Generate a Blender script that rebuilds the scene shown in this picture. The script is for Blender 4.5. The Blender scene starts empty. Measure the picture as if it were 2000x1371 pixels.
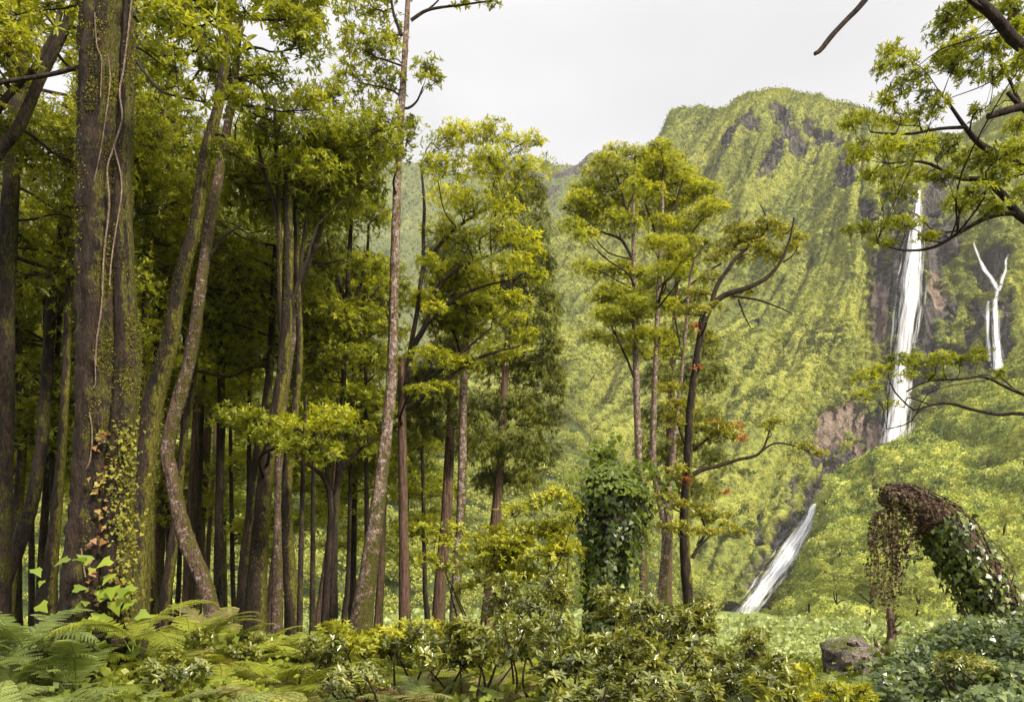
import bpy, math
import numpy as np
from mathutils import Vector

# ------------------------------------------------------------------ camera, sky, sun, exposure
LENS = 26.0
F = LENS / 36.0 * 2000.0          # focal length in pixels of the 2000 px wide photograph
HZ = 1100.0                       # row of the horizon
CZ = 1.7                          # eye height
scene = bpy.context.scene
cam_data = bpy.data.cameras.new("camera")
cam = bpy.data.objects.new("camera", cam_data)
scene.collection.objects.link(cam)
cam.location = (0, 0, CZ)
cam.rotation_euler = (math.pi / 2, 0, 0)
cam_data.lens = LENS
cam_data.sensor_width = 36
cam_data.shift_y = (HZ - 685.5) / 2000.0
cam_data.clip_start = 0.05
cam_data.clip_end = 6000
scene.camera = cam

SUN_DIR = Vector((0.48, -0.52, 0.56)).normalized()     # towards the sun
world = bpy.data.worlds.new("World")
scene.world = world
world.use_nodes = True
wn, wl = world.node_tree.nodes, world.node_tree.links
wn.clear()
w_out = wn.new("ShaderNodeOutputWorld")
w_bg = wn.new("ShaderNodeBackground")
w_sky = wn.new("ShaderNodeTexSky")
w_sky.sky_type = 'NISHITA'
w_sky.sun_disc = False
w_sky.sun_elevation = math.asin(SUN_DIR.z)
w_sky.sun_rotation = math.atan2(SUN_DIR.x, SUN_DIR.y)
w_sky.dust_density = 3.0
# overcast: an even pale cloud layer over the clear sky
w_mix = wn.new("ShaderNodeMixRGB")
w_mix.inputs[0].default_value = 0.93
w_cl = wn.new("ShaderNodeValToRGB")
w_cl.color_ramp.elements[0].position = 0.25
w_cl.color_ramp.elements[0].color = (5.3, 5.25, 5.35, 1)
w_cl.color_ramp.elements[1].position = 0.75
w_cl.color_ramp.elements[1].color = (7.9, 7.75, 7.8, 1)
w_tc = wn.new("ShaderNodeTexCoord")
w_mp = wn.new("ShaderNodeMapping")
w_mp.inputs['Scale'].default_value = (1.0, 1.0, 3.0)
w_nz = wn.new("ShaderNodeTexNoise")
w_nz.inputs['Scale'].default_value = 1.6
w_nz.inputs['Detail'].default_value = 4
w_nz.inputs['Roughness'].default_value = 0.45
wl.new(w_tc.outputs['Generated'], w_mp.inputs[0])
wl.new(w_mp.outputs[0], w_nz.inputs['Vector'])
wl.new(w_nz.outputs['Fac'], w_cl.inputs[0])
wl.new(w_sky.outputs[0], w_mix.inputs[1])
wl.new(w_cl.outputs[0], w_mix.inputs[2])
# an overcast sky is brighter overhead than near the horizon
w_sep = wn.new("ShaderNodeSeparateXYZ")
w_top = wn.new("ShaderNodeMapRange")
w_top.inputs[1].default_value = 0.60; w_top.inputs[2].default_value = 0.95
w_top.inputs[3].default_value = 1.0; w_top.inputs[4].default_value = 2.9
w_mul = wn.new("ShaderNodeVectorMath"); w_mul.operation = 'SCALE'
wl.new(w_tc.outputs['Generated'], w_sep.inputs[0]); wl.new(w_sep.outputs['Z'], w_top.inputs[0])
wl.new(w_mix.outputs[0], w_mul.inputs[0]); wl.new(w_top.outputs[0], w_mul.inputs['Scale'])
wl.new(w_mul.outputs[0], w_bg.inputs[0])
w_bg.inputs[1].default_value = 0.10
wl.new(w_bg.outputs[0], w_out.inputs[0])

sun_d = bpy.data.lights.new("sun", 'SUN')
sun_d.energy = 5.0
sun_d.angle = math.radians(9)
sun_d.color = (1.0, 0.91, 0.74)
sun = bpy.data.objects.new("sun", sun_d)
scene.collection.objects.link(sun)
sun.rotation_euler = SUN_DIR.to_track_quat('Z', 'Y').to_euler()

vs = scene.view_settings
vs.view_transform = 'Standard'
vs.look = 'None'
vs.gamma = 1
vs.use_curve_mapping = False
vs.exposure = 0.56
scene.cycles.max_bounces = 6
scene.cycles.diffuse_bounces = 5
scene.cycles.glossy_bounces = 2
scene.cycles.transmission_bounces = 5
scene.cycles.transparent_max_bounces = 6

RNG = np.random.default_rng(7)

# ------------------------------------------------------------------ helpers
def P(px, py, Y):
    """Point of the place that lies at distance Y in the direction of a photograph pixel."""
    return np.array([(px - 1000.0) / F * Y, Y, CZ + (HZ - py) / F * Y])

_perm = np.random.default_rng(3).permutation(256)
_perm = np.concatenate([_perm, _perm, _perm])
_grad = np.random.default_rng(5).normal(size=(256, 3))
_grad /= np.linalg.norm(_grad, axis=1)[:, None]

def noise(p):
    """Gradient noise, p (...,3), about -1..1"""
    p = np.asarray(p, float)
    i = np.floor(p).astype(int)
    f = p - i
    u = f * f * f * (f * (f * 6 - 15) + 10)
    i &= 255
    out = 0
    for dx in (0, 1):
        wx = u[..., 0] if dx else 1 - u[..., 0]
        for dy in (0, 1):
            wy = u[..., 1] if dy else 1 - u[..., 1]
            for dz in (0, 1):
                wz = u[..., 2] if dz else 1 - u[..., 2]
                h = _perm[_perm[_perm[(i[..., 0] + dx) & 255] + ((i[..., 1] + dy) & 255)] + ((i[..., 2] + dz) & 255)]
                g = _grad[h & 255]
                d = (f[..., 0] - dx) * g[..., 0] + (f[..., 1] - dy) * g[..., 1] + (f[..., 2] - dz) * g[..., 2]
                out = out + wx * wy * wz * d
    return out * 1.5

def fbm(p, octv=4, gain=0.5):
    a, s, out = 1.0, 1.0, 0
    for k in range(octv):
        out = out + a * noise(np.asarray(p) * s + 17.3 * k)
        a *= gain
        s *= 2.03
    return out

def smooth(a, b, x):
    t = np.clip((x - a) / (b - a), 0, 1)
    return t * t * (3 - 2 * t)

def link(o, parent=None):
    scene.collection.objects.link(o)
    if parent is not None:
        o.parent = parent
    return o

def tag(o, label=None, cat=None, group=None, kind=None):
    if label: o["label"] = label
    if cat: o["category"] = cat
    if group: o["group"] = group
    if kind: o["kind"] = kind
    return o

def empty(name, loc=(0, 0, 0), **kw):
    o = bpy.data.objects.new(name, None)
    o.location = Vector([float(v) for v in loc])
    o.empty_display_size = 0.3
    link(o)
    return tag(o, **kw)

def make_mesh(name, verts, faces, mat, attrs=None, smooth_shade=False, fattrs=None):
    """faces: (n,k) int array or list of such arrays"""
    me = bpy.data.meshes.new(name)
    verts = np.ascontiguousarray(verts, dtype=np.float32)
    if not isinstance(faces, list):
        faces = [faces]
    faces = [np.ascontiguousarray(f, dtype=np.int32) for f in faces if len(f)]
    nl = sum(f.size for f in faces)
    nf = sum(len(f) for f in faces)
    me.vertices.add(len(verts))
    me.vertices.foreach_set("co", verts.ravel())
    me.loops.add(nl)
    me.loops.foreach_set("vertex_index", np.concatenate([f.ravel() for f in faces]))
    me.polygons.add(nf)
    counts = np.concatenate([np.full(len(f), f.shape[1], dtype=np.int32) for f in faces])
    starts = np.concatenate([[0], np.cumsum(counts)[:-1]]).astype(np.int32)
    me.polygons.foreach_set("loop_start", starts)
    me.polygons.foreach_set("loop_total", counts)
    if smooth_shade:
        me.polygons.foreach_set("use_smooth", np.ones(nf, dtype=bool))
    for k, v in (attrs or {}).items():
        a = me.attributes.new(k, 'FLOAT', 'POINT')
        a.data.foreach_set("value", np.ascontiguousarray(v, dtype=np.float32))
    for k, v in (fattrs or {}).items():
        a = me.attributes.new(k, 'FLOAT', 'FACE')
        a.data.foreach_set("value", np.ascontiguousarray(v, dtype=np.float32))
    me.materials.append(mat)
    me.update(calc_edges=True)
    return me

def grid_faces(ny, nx, closed=False):
    j, i = np.meshgrid(np.arange(ny - 1), np.arange(nx if closed else nx - 1), indexing='ij')
    i2 = (i + 1) % nx
    return np.stack([j * nx + i, j * nx + i2, (j + 1) * nx + i2, (j + 1) * nx + i], -1).reshape(-1, 4)

class MB:
    """collects quads for one mesh"""
    def __init__(self):
        self.v, self.f, self.r, self.n = [], [], [], 0
    def add(self, verts, faces, rnd=None):
        verts = np.asarray(verts, float).reshape(-1, 3)
        faces = np.asarray(faces, int)
        self.v.append(verts)
        self.f.append(faces + self.n)
        self.r.append(np.zeros(len(faces)) + (RNG.random() if rnd is None else rnd))
        self.n += len(verts)
    def obj(self, name, mat, parent=None, smooth_shade=True, origin=None, second=None):
        """second: (another MB, its material), kept in the same mesh under a second material"""
        mi = [np.zeros(len(f), int) for f in self.f]
        if second and second[0].n:
            mi += [np.ones(len(f), int) for f in second[0].f]
            self.f += [f + self.n for f in second[0].f]; self.v += second[0].v; self.r += second[0].r
        v = np.concatenate(self.v)
        if origin is not None:
            v = v - np.asarray(origin, float)
        ks = sorted(set(f.shape[1] for f in self.f))
        fs, rs, ms = [], [], []
        for k in ks:
            ms.append(np.concatenate([m for f, m in zip(self.f, mi) if f.shape[1] == k]))
            fs.append(np.concatenate([f for f in self.f if f.shape[1] == k]))
            rs.append(np.concatenate([r for f, r in zip(self.f, self.r) if f.shape[1] == k]))
        me = make_mesh(name, v, fs, mat, smooth_shade=smooth_shade, fattrs={'rnd': np.concatenate(rs)})
        if second and second[0].n:
            me.materials.append(second[1])
            me.polygons.foreach_set("material_index", np.concatenate(ms).astype(np.int32))
        return link(bpy.data.objects.new(name, me), parent)

# ------------------------------------------------------------------ materials
def new_mat(name):
    m = bpy.data.materials.new(name)
    m.use_nodes = True
    nt = m.node_tree
    nt.nodes.clear()
    return m, nt.nodes, nt.links

def ramp(nodes, stops):
    r = nodes.new("ShaderNodeValToRGB")
    el = r.color_ramp.elements
    while len(el) < len(stops):
        el.new(0.5)
    for e, (p, c) in zip(el, stops):
        e.position = p
        e.color = (*c, 1)
    return r

def leaf_mat(name, cols, rough=0.45, trans=0.35, spec=0.5, var=0.5, scale=0.6, tint=(1.25, 1.15, 0.6), grain=None):
    cols = [(r_ * 1.0, g_ * 1.01, b_ * 0.9) for r_, g_, b_ in cols]
    """cols: list of colours picked per leaf; a slow noise drifts the choice from clump to clump"""
    m, n, l = new_mat(name)
    out = n.new("ShaderNodeOutputMaterial")
    at = n.new("ShaderNodeAttribute"); at.attribute_name = 'rnd'
    geo = n.new("ShaderNodeNewGeometry")
    nz = n.new("ShaderNodeTexNoise"); nz.inputs['Scale'].default_value = scale; nz.inputs['Detail'].default_value = 2
    if grain:
        gm = n.new("ShaderNodeMapping"); gm.vector_type = 'TEXTURE'; gm.inputs['Rotation'].default_value = (0, grain, 0); gm.inputs['Scale'].default_value = (1, 1, 4.5)
        l.new(geo.outputs['Position'], gm.inputs[0]); l.new(gm.outputs[0], nz.inputs['Vector'])
    else:
        l.new(geo.outputs['Position'], nz.inputs['Vector'])
    mr = n.new("ShaderNodeMapRange")
    mr.inputs[1].default_value = 0.3; mr.inputs[2].default_value = 0.7
    mr.inputs[3].default_value = 0; mr.inputs[4].default_value = 1
    l.new(nz.outputs['Fac'], mr.inputs[0])
    mx = n.new("ShaderNodeMix"); mx.data_type = 'FLOAT'; mx.inputs[0].default_value = var
    l.new(at.outputs['Fac'], mx.inputs[2]); l.new(mr.outputs[0], mx.inputs[3])
    r = ramp(n, [(i / (len(cols) - 1) * 0.8 + 0.1, c) for i, c in enumerate(cols)])
    l.new(mx.outputs[0], r.inputs[0])
    b = n.new("ShaderNodeBsdfPrincipled")
    b.inputs['Roughness'].default_value = rough
    b.inputs['Specular IOR Level'].default_value = spec
    l.new(r.outputs[0], b.inputs['Base Color'])
    t = n.new("ShaderNodeBsdfTranslucent")
    g = n.new("ShaderNodeMixRGB"); g.blend_type = 'MULTIPLY'; g.inputs[0].default_value = 1
    g.inputs[2].default_value = (*tint, 1)
    l.new(r.outputs[0], g.inputs[1]); l.new(g.outputs[0], t.inputs[0])
    ms = n.new("ShaderNodeMixShader"); ms.inputs[0].default_value = trans
    l.new(b.outputs[0], ms.inputs[1]); l.new(t.outputs[0], ms.inputs[2])
    l.new(ms.outputs[0], out.inputs[0])
    return m

def hill_mat(name, cols, rocks, scale=0.02, fine=0.25, grain=0.0):
    m, n, l = new_mat(name)
    out = n.new("ShaderNodeOutputMaterial")
    geo = n.new("ShaderNodeNewGeometry")
    nz = n.new("ShaderNodeTexNoise"); nz.inputs['Scale'].default_value = scale; nz.inputs['Detail'].default_value = 5
    nz.inputs['Roughness'].default_value = 0.65
    gm = n.new("ShaderNodeMapping"); gm.vector_type = 'TEXTURE'; gm.inputs['Rotation'].default_value = (0, grain, 0); gm.inputs['Scale'].default_value = (1, 1, 4.5 if grain else 1)
    l.new(geo.outputs['Position'], gm.inputs[0]); l.new(gm.outputs[0], nz.inputs['Vector'])
    nf = n.new("ShaderNodeTexNoise"); nf.inputs['Scale'].default_value = fine; nf.inputs['Detail'].default_value = 3
    l.new(geo.outputs['Position'], nf.inputs['Vector'])
    mx = n.new("ShaderNodeMix"); mx.data_type = 'FLOAT'; mx.inputs[0].default_value = 0.45
    l.new(nz.outputs['Fac'], mx.inputs[2]); l.new(nf.outputs['Fac'], mx.inputs[3])
    k = len(cols)
    r = ramp(n, [(0.36 + 0.28 * i / (k - 1), c) for i, c in enumerate(cols)])
    l.new(mx.outputs[0], r.inputs[0])
    rk = n.new("ShaderNodeAttribute"); rk.attribute_name = 'rock'
    wm = n.new("ShaderNodeAttribute"); wm.attribute_name = 'warm'
    vn = n.new("ShaderNodeTexNoise"); vn.inputs['Scale'].default_value = 0.35; vn.inputs['Detail'].default_value = 8; vn.inputs['Roughness'].default_value = 0.75
    mp = n.new("ShaderNodeMapping"); mp.inputs['Scale'].default_value = (1, 1, 0.25)
    l.new(geo.outputs['Position'], mp.inputs[0]); l.new(mp.outputs[0], vn.inputs['Vector'])
    r1 = ramp(n, [(0.40, rocks[0]), (0.62, rocks[1])])
    r2 = ramp(n, [(0.35, rocks[2]), (0.65, rocks[3])])
    l.new(vn.outputs['Fac'], r1.inputs[0]); l.new(vn.outputs['Fac'], r2.inputs[0])
    mw = n.new("ShaderNodeMixRGB")
    l.new(wm.outputs['Fac'], mw.inputs[0]); l.new(r1.outputs[0], mw.inputs[1]); l.new(r2.outputs[0], mw.inputs[2])
    mk = n.new("ShaderNodeMixRGB")
    l.new(rk.outputs['Fac'], mk.inputs[0]); l.new(r.outputs[0], mk.inputs[1]); l.new(mw.outputs[0], mk.inputs[2])
    b = n.new("ShaderNodeBsdfPrincipled")
    b.inputs['Roughness'].default_value = 0.9
    b.inputs['Specular IOR Level'].default_value = 0.08
    l.new(mk.outputs[0], b.inputs['Base Color'])
    bp = n.new("ShaderNodeBump"); bp.inputs['Strength'].default_value = 0.9; bp.inputs['Distance'].default_value = 2.5
    nb = n.new("ShaderNodeTexNoise"); nb.inputs['Scale'].default_value = 0.6; nb.inputs['Detail'].default_value = 4
    l.new(geo.outputs['Position'], nb.inputs['Vector'])
    l.new(nb.outputs['Fac'], bp.inputs['Height']); l.new(bp.outputs[0], b.inputs['Normal'])
    l.new(b.outputs[0], out.inputs[0])
    return m

def bark_mat(name, dark, light, moss=None, moss_amt=0.0, scale=6.0, stretch=0.25, rough=0.85, spots=None, spot_amt=0.5, moss_dir=(1, -0.2, 0.2), zmoss=None, side=0.16):
    m, n, l = new_mat(name)
    out = n.new("ShaderNodeOutputMaterial")
    geo = n.new("ShaderNodeNewGeometry")
    mp = n.new("ShaderNodeMapping"); mp.inputs['Scale'].default_value = (1, 1, stretch)
    l.new(geo.outputs['Position'], mp.inputs[0])
    nz = n.new("ShaderNodeTexNoise"); nz.inputs['Scale'].default_value = scale; nz.inputs['Detail'].default_value = 6; nz.inputs['Roughness'].default_value = 0.65
    l.new(mp.outputs[0], nz.inputs['Vector'])
    r = ramp(n, [(0.35, dark), (0.62, light)])
    l.new(nz.outputs['Fac'], r.inputs[0])
    col = r.outputs[0]
    if spots:
        n2 = n.new("ShaderNodeTexNoise"); n2.inputs['Scale'].default_value = scale * 0.9; n2.inputs['Detail'].default_value = 6; n2.inputs['Roughness'].default_value = 0.7
        mp2 = n.new("ShaderNodeMapping"); mp2.inputs['Scale'].default_value = (1.0, 1.0, 1.1); mp2.inputs['Location'].default_value = (3, 8, 1)
        l.new(geo.outputs['Position'], mp2.inputs[0]); l.new(mp2.outputs[0], n2.inputs['Vector'])
        rs = ramp(n, [(0.60 - 0.22 * spot_amt, (0, 0, 0)), (0.66 - 0.2 * spot_amt, (1, 1, 1))])
        l.new(n2.outputs['Fac'], rs.inputs[0])
        ms = n.new("ShaderNodeMixRGB"); ms.inputs[2].default_value = (*spots, 1)
        l.new(rs.outputs[0], ms.inputs[0]); l.new(col, ms.inputs[1])
        col = ms.outputs[0]
    if moss:
        n3 = n.new("ShaderNodeTexNoise"); n3.inputs['Scale'].default_value = scale * 0.35; n3.inputs['Detail'].default_value = 5
        n3.inputs['Roughness'].default_value = 0.7
        l.new(geo.outputs['Position'], n3.inputs['Vector'])
        vd = n.new("ShaderNodeVectorMath"); vd.operation = 'DOT_PRODUCT'; vd.inputs[1].default_value = moss_dir
        l.new(geo.outputs['Normal'], vd.inputs[0])
        ma = n.new("ShaderNodeMath"); ma.operation = 'MULTIPLY_ADD'; ma.inputs[1].default_value = side
        l.new(vd.outputs['Value'], ma.inputs[0]); l.new(n3.outputs['Fac'], ma.inputs[2])
        mo = ma.outputs[0]
        if zmoss:
            sp = n.new("ShaderNodeSeparateXYZ"); l.new(geo.outputs['Position'], sp.inputs[0])
            zr = n.new("ShaderNodeMapRange"); zr.inputs[1].default_value = 0; zr.inputs[2].default_value = zmoss; zr.inputs[3].default_value = 0.16; zr.inputs[4].default_value = -0.05
            l.new(sp.outputs['Z'], zr.inputs[0])
            za = n.new("ShaderNodeMath"); za.operation = 'ADD'; l.new(mo, za.inputs[0]); l.new(zr.outputs[0], za.inputs[1]); mo = za.outputs[0]
        rm = ramp(n, [(0.62 - 0.25 * moss_amt, (0, 0, 0)), (0.72 - 0.25 * moss_amt, (1, 1, 1))])
        l.new(mo, rm.inputs[0])
        rc = ramp(n, [(0.3, tuple(0.45 * c for c in moss)), (0.7, moss)])
        n4 = n.new("ShaderNodeTexNoise"); n4.inputs['Scale'].default_value = scale * 5
        l.new(geo.outputs['Position'], n4.inputs['Vector']); l.new(n4.outputs['Fac'], rc.inputs[0])
        mm = n.new("ShaderNodeMixRGB")
        l.new(rm.outputs[0], mm.inputs[0]); l.new(col, mm.inputs[1]); l.new(rc.outputs[0], mm.inputs[2])
        col = mm.outputs[0]
    fg = n.new("ShaderNodeTexNoise"); fg.inputs['Scale'].default_value = scale * 7; fg.inputs['Detail'].default_value = 5
    l.new(mp.outputs[0], fg.inputs['Vector'])
    fr = ramp(n, [(0.34, (0.2, 0.2, 0.2)), (0.66, (1.25, 1.2, 1.15))]); l.new(fg.outputs['Fac'], fr.inputs[0])
    fm = n.new("ShaderNodeMixRGB"); fm.blend_type = 'MULTIPLY'; fm.inputs[0].default_value = 1
    l.new(col, fm.inputs[1]); l.new(fr.outputs[0], fm.inputs[2]); col = fm.outputs[0]
    b = n.new("ShaderNodeBsdfPrincipled")
    b.inputs['Roughness'].default_value = rough
    b.inputs['Specular IOR Level'].default_value = 0.25
    l.new(col, b.inputs['Base Color'])
    bp = n.new("ShaderNodeBump"); bp.inputs['Strength'].default_value = 1.0; bp.inputs['Distance'].default_value = 0.06
    l.new(nz.outputs['Fac'], bp.inputs['Height']); l.new(bp.outputs[0], b.inputs['Normal'])
    l.new(b.outputs[0], out.inputs[0])
    return m

# ------------------------------------------------------------------ ground
def ground_z(x, y):
    x = np.asarray(x, float); y = np.asarray(y, float)
    z = np.interp(y, [-60, 0, 10, 16, 22, 35, 60, 150, 350, 2500], [0.6, 0, 0, -0.2, -0.8, -2.2, -5.0, -9.8, -20, -40])
    zr = np.interp(y, [-60, 0, 10, 16, 22, 35, 60, 150, 350, 2500], [0.6, 0, -0.15, -0.7, -1.5, -3.4, -6.3, -10.2, -20, -40])
    t = smooth(0.15, 0.4, x / np.maximum(y, 5.0))
    z = z * (1 - t) + zr * t
    z = z + 0.55 * np.exp(-((x + 5.0) ** 2 + (y - 9.0) ** 2) / 5.0)                # mound of the big tree
    z = z + 0.62 * np.exp(-((x - 6.9) ** 2 / 3.0 + (y - 10.0) ** 2 / 4.5))         # bank of the arching trunk
    q = np.stack([x * 0.25, y * 0.25, 0 * x], -1)
    z = z + 0.14 * noise(q) * np.clip(1.2 - y / 80, 0, 1) + 0.9 * noise(q * 0.12) * smooth(25, 80, y)
    return z

# ------------------------------------------------------------------ terrain meshes
def cubic(tab, idx):
    """tab (k,...) sampled at float idx with Catmull-Rom"""
    k = len(tab)
    i = np.clip(np.floor(idx).astype(int), 0, k - 2)
    t = (idx - i)
    t = t.reshape(t.shape + (1,) * (tab.ndim - 1))
    g = lambda j: tab[np.clip(j, 0, k - 1)]
    p0, p1, p2, p3 = g(i - 1), g(i), g(i + 1), g(i + 2)
    return 0.5 * ((2 * p1) + (-p0 + p2) * t + (2 * p0 - 5 * p1 + 4 * p2 - p3) * t ** 2 + (-p0 + 3 * p1 - 3 * p2 + p3) * t ** 3)

ROCK = ((0.018, 0.016, 0.014), (0.14, 0.122, 0.11), (0.11, 0.08, 0.06), (0.31, 0.235, 0.185))

class Hill:
    """A slope given by profiles (top to bottom: photograph row and distance) at several bearings"""
    def __init__(self, cols, sky=None, nx=500, ny=400):
        px = np.array([c[0] for c in cols], float)
        self.tab = np.array([[c[1], c[2]] for c in cols], float)       # (k,2,m)
        self.px = px
        self.sky = sky
        self.x0, self.x1 = px[0], px[-1]
        self.nx, self.ny = nx, ny
        gx = np.linspace(self.x0, self.x1, nx)
        t = np.linspace(0, 1, ny)
        self.gx = gx
        self.GPX, self.T = np.meshgrid(gx, t)
        self.PY, self.Y = self.eval(self.GPX, self.T)
        self.pos = np.stack([(self.GPX - 1000) / F * self.Y, self.Y, CZ + (HZ - self.PY) / F * self.Y], -1)
    def eval(self, px, t):
        idx = np.interp(px, self.px, np.arange(len(self.px)))
        m = self.tab.shape[2]
        shp = px.shape
        c = cubic(self.tab, idx.ravel())                    # (n,2,m)
        tt = np.clip(t.ravel(), 0, 1) * (m - 1)
        i = np.clip(np.floor(tt).astype(int), 0, m - 2)
        f = tt - i
        n = np.arange(len(tt))
        g = lambda a, j: a[n, np.clip(j, 0, m - 1)]
        out = []
        for a in (c[:, 0], c[:, 1]):
            p0, p1, p2, p3 = g(a, i - 1), g(a, i), g(a, i + 1), g(a, i + 2)
            out.append((0.5 * ((2 * p1) + (-p0 + p2) * f + (2 * p0 - 5 * p1 + 4 * p2 - p3) * f ** 2 + (-p0 + 3 * p1 - 3 * p2 + p3) * f ** 3)))
        py, Y = out
        if self.sky is not None:
            s = np.interp(px.ravel(), [a[0] for a in self.sky], [a[1] for a in self.sky])
            py = py + (s - c[:, 0, 0]) * (1 - np.clip(t.ravel(), 0, 1)) ** 3
        return py.reshape(shp), Y.reshape(shp)
    def normals(self):
        p = self.pos
        du = np.gradient(p, axis=1); dv = np.gradient(p, axis=0)
        n = np.cross(dv, du)
        n /= np.linalg.norm(n, axis=-1)[..., None] + 1e-9
        s = np.sign((n * (np.array([0, 0, 60.0]) - p)).sum(-1))
        return n * s[..., None]
    def displace(self, d):
        self.pos = self.pos + self.normals() * d[..., None]
    def mesh(self, name, mat, rock=None, warm=None, back=(25, 80, 220)):
        p = self.pos
        rows = [p]
        top = p[0]
        extra = []
        for k, b in enumerate(back):
            q = top.copy()
            q[:, 1] += b; q[:, 0] *= (q[:, 1] / top[:, 1])
            q[:, 2] = top[:, 2] - (b * 0.10 + b * b / 400.0)
            extra.append(q)
        rows = [e[None] for e in extra[::-1]] + [p]
        allp = np.concatenate(rows, 0)
        ny, nx = allp.shape[:2]
        z = lambda a: np.concatenate([np.zeros((len(back), nx)), a if a is not None else np.zeros(p.shape[:2])], 0).ravel()
        me = make_mesh(name, allp.reshape(-1, 3), grid_faces(ny, nx)[:, ::-1], mat,
                       attrs={'rock': z(rock), 'warm': z(warm)}, smooth_shade=True)
        o = link(bpy.data.objects.new(name, me))
        o["kind"] = "structure"
        return o
    def at(self, px, py):
        """surface point at photograph pixel"""
        j = np.clip(int(round((px - self.x0) / (self.x1 - self.x0) * (self.nx - 1))), 0, self.nx - 1)
        col = (HZ - (self.pos[:, j, 2] - CZ) / self.pos[:, j, 1] * F)
        i = int(np.argmin(np.abs(col - py)))
        return self.pos[i, j]

def billow(p, s):
    return 1 - np.abs(noise(p / s)) * 2

def shards_on(pos, nrm, size, n_per, rng, spread=1.0, up=0.35):
    """leaf sprays: small folded four-cornered blades round given points. returns verts, faces, rnd"""
    n = len(pos)
    pos = np.repeat(pos, n_per, 0); nrm = np.repeat(nrm, n_per, 0)
    size = np.repeat(np.broadcast_to(size, (n,)), n_per)
    N = len(pos)
    c = pos + rng.normal(size=(N, 3)) * (size * spread)[:, None] * 0.6
    d = rng.normal(size=(N, 3)) + nrm * 0.6 + np.array([0, 0, up])
    d /= np.linalg.norm(d, axis=1)[:, None]
    s = np.cross(d, rng.normal(size=(N, 3)))
    s /= np.linalg.norm(s, axis=1)[:, None] + 1e-9
    L = (size * rng.uniform(0.6, 1.3, N))[:, None]
    W = L * rng.uniform(0.3, 0.6, (N, 1))
    k = np.cross(d, s) * W * 0.35
    v = np.stack([c - d * L * 0.5, c + s * W + k, c + d * L * 0.5, c - s * W + k], 1).reshape(-1, 3)
    f = np.arange(4 * N).reshape(N, 4)
    return v, f, rng.random(N)

def crowns_on(centers, R, n_leaf, rng, leaf=0.16, flat=0.75):
    """rounded far crowns made of leaf sprays on several lobes"""
    vs, fs, rs, off = [], [], [], 0
    for c, r in zip(centers, R):
        k = max(4, int(6 * rng.uniform(0.7, 1.3)))
        lob = rng.normal(size=(k, 3)); lob /= np.linalg.norm(lob, axis=1)[:, None]
        lob[:, 2] = np.abs(lob[:, 2]) * 0.9 - 0.1
        lc = c + lob * r * np.array([0.62, 0.62, 0.5])
        lr = r * rng.uniform(0.38, 0.62, k)
        which = rng.integers(0, k, n_leaf)
        d = rng.normal(size=(n_leaf, 3)); d /= np.linalg.norm(d, axis=1)[:, None]
        d[:, 2] = np.where(d[:, 2] < -0.35, -d[:, 2], d[:, 2])
        p = lc[which] + d * (lr[which] * rng.uniform(0.8, 1.05, n_leaf))[:, None] * np.array([1, 1, flat])
        v, f, rr = shards_on(p, d, r * leaf, 1, rng, spread=0.2)
        vs.append(v); fs.append(f + off); rs.append(rr * 0.6 + 0.4 * rng.random()); off += len(v)
    return np.concatenate(vs), np.concatenate(fs), np.concatenate(rs)

def mask_blobs(px, py, blobs, pos, s=14.0, amp=0.9):
    """soft union of ellipses with a ragged edge"""
    m = np.full(px.shape, -9.0)
    for (x, y, rx, ry, *a) in blobs:
        a = a[0] if a else 0.0
        dx, dy = px - x, py - y
        ca, sa = math.cos(a), math.sin(a)
        u, v = dx * ca + dy * sa, -dx * sa + dy * ca
        m = np.maximum(m, 1 - np.sqrt((u / rx) ** 2 + (v / ry) ** 2))
    return smooth(0.0, 0.18, m + amp * fbm(pos / s, 4) * 0.55)

# ground sheet
gx = np.concatenate([np.linspace(-900, -60, 40), np.linspace(-58, 58, 260), np.linspace(60, 900, 40)])
gy = np.concatenate([np.linspace(-60, 0, 20), np.linspace(0.5, 60, 200), np.linspace(61, 400, 150), np.linspace(410, 1500, 40)])
GX, GY = np.meshgrid(gx, gy)
GZ = ground_z(GX, GY)

def ground_mat():
    m, n, l = new_mat("forest_floor")
    out = n.new("ShaderNodeOutputMaterial")
    geo = n.new("ShaderNodeNewGeometry")
    a = n.new("ShaderNodeTexNoise"); a.inputs['Scale'].default_value = 1.3; a.inputs['Detail'].default_value = 8; a.inputs['Roughness'].default_value = 0.7
    l.new(geo.outputs['Position'], a.inputs['Vector'])
    r = ramp(n, [(0.35, (0.045, 0.032, 0.018)), (0.5, (0.06, 0.07, 0.018)), (0.68, (0.14, 0.17, 0.03))])
    l.new(a.outputs['Fac'], r.inputs[0])
    gr = n.new("ShaderNodeAttribute"); gr.attribute_name = 'rock'
    g2 = ramp(n, [(0.3, (0.12, 0.17, 0.04)), (0.7, (0.25, 0.29, 0.07))])
    l.new(a.outputs['Fac'], g2.inputs[0])
    mx = n.new("ShaderNodeMixRGB")
    l.new(gr.outputs['Fac'], mx.inputs[0]); l.new(r.outputs[0], mx.inputs[1]); l.new(g2.outputs[0], mx.inputs[2])
    b = n.new("ShaderNodeBsdfPrincipled"); b.inputs['Roughness'].default_value = 0.9; b.inputs['Specular IOR Level'].default_value = 0.15
    l.new(mx.outputs[0], b.inputs['Base Color'])
    bp = n.new("ShaderNodeBump"); bp.inputs['Strength'].default_value = 0.7; bp.inputs['Distance'].default_value = 0.08
    l.new(a.outputs['Fac'], bp.inputs['Height']); l.new(bp.outputs[0], b.inputs['Normal'])
    l.new(b.outputs[0], out.inputs[0])
    return m
lawn = smooth(18, 26, GY)
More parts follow.
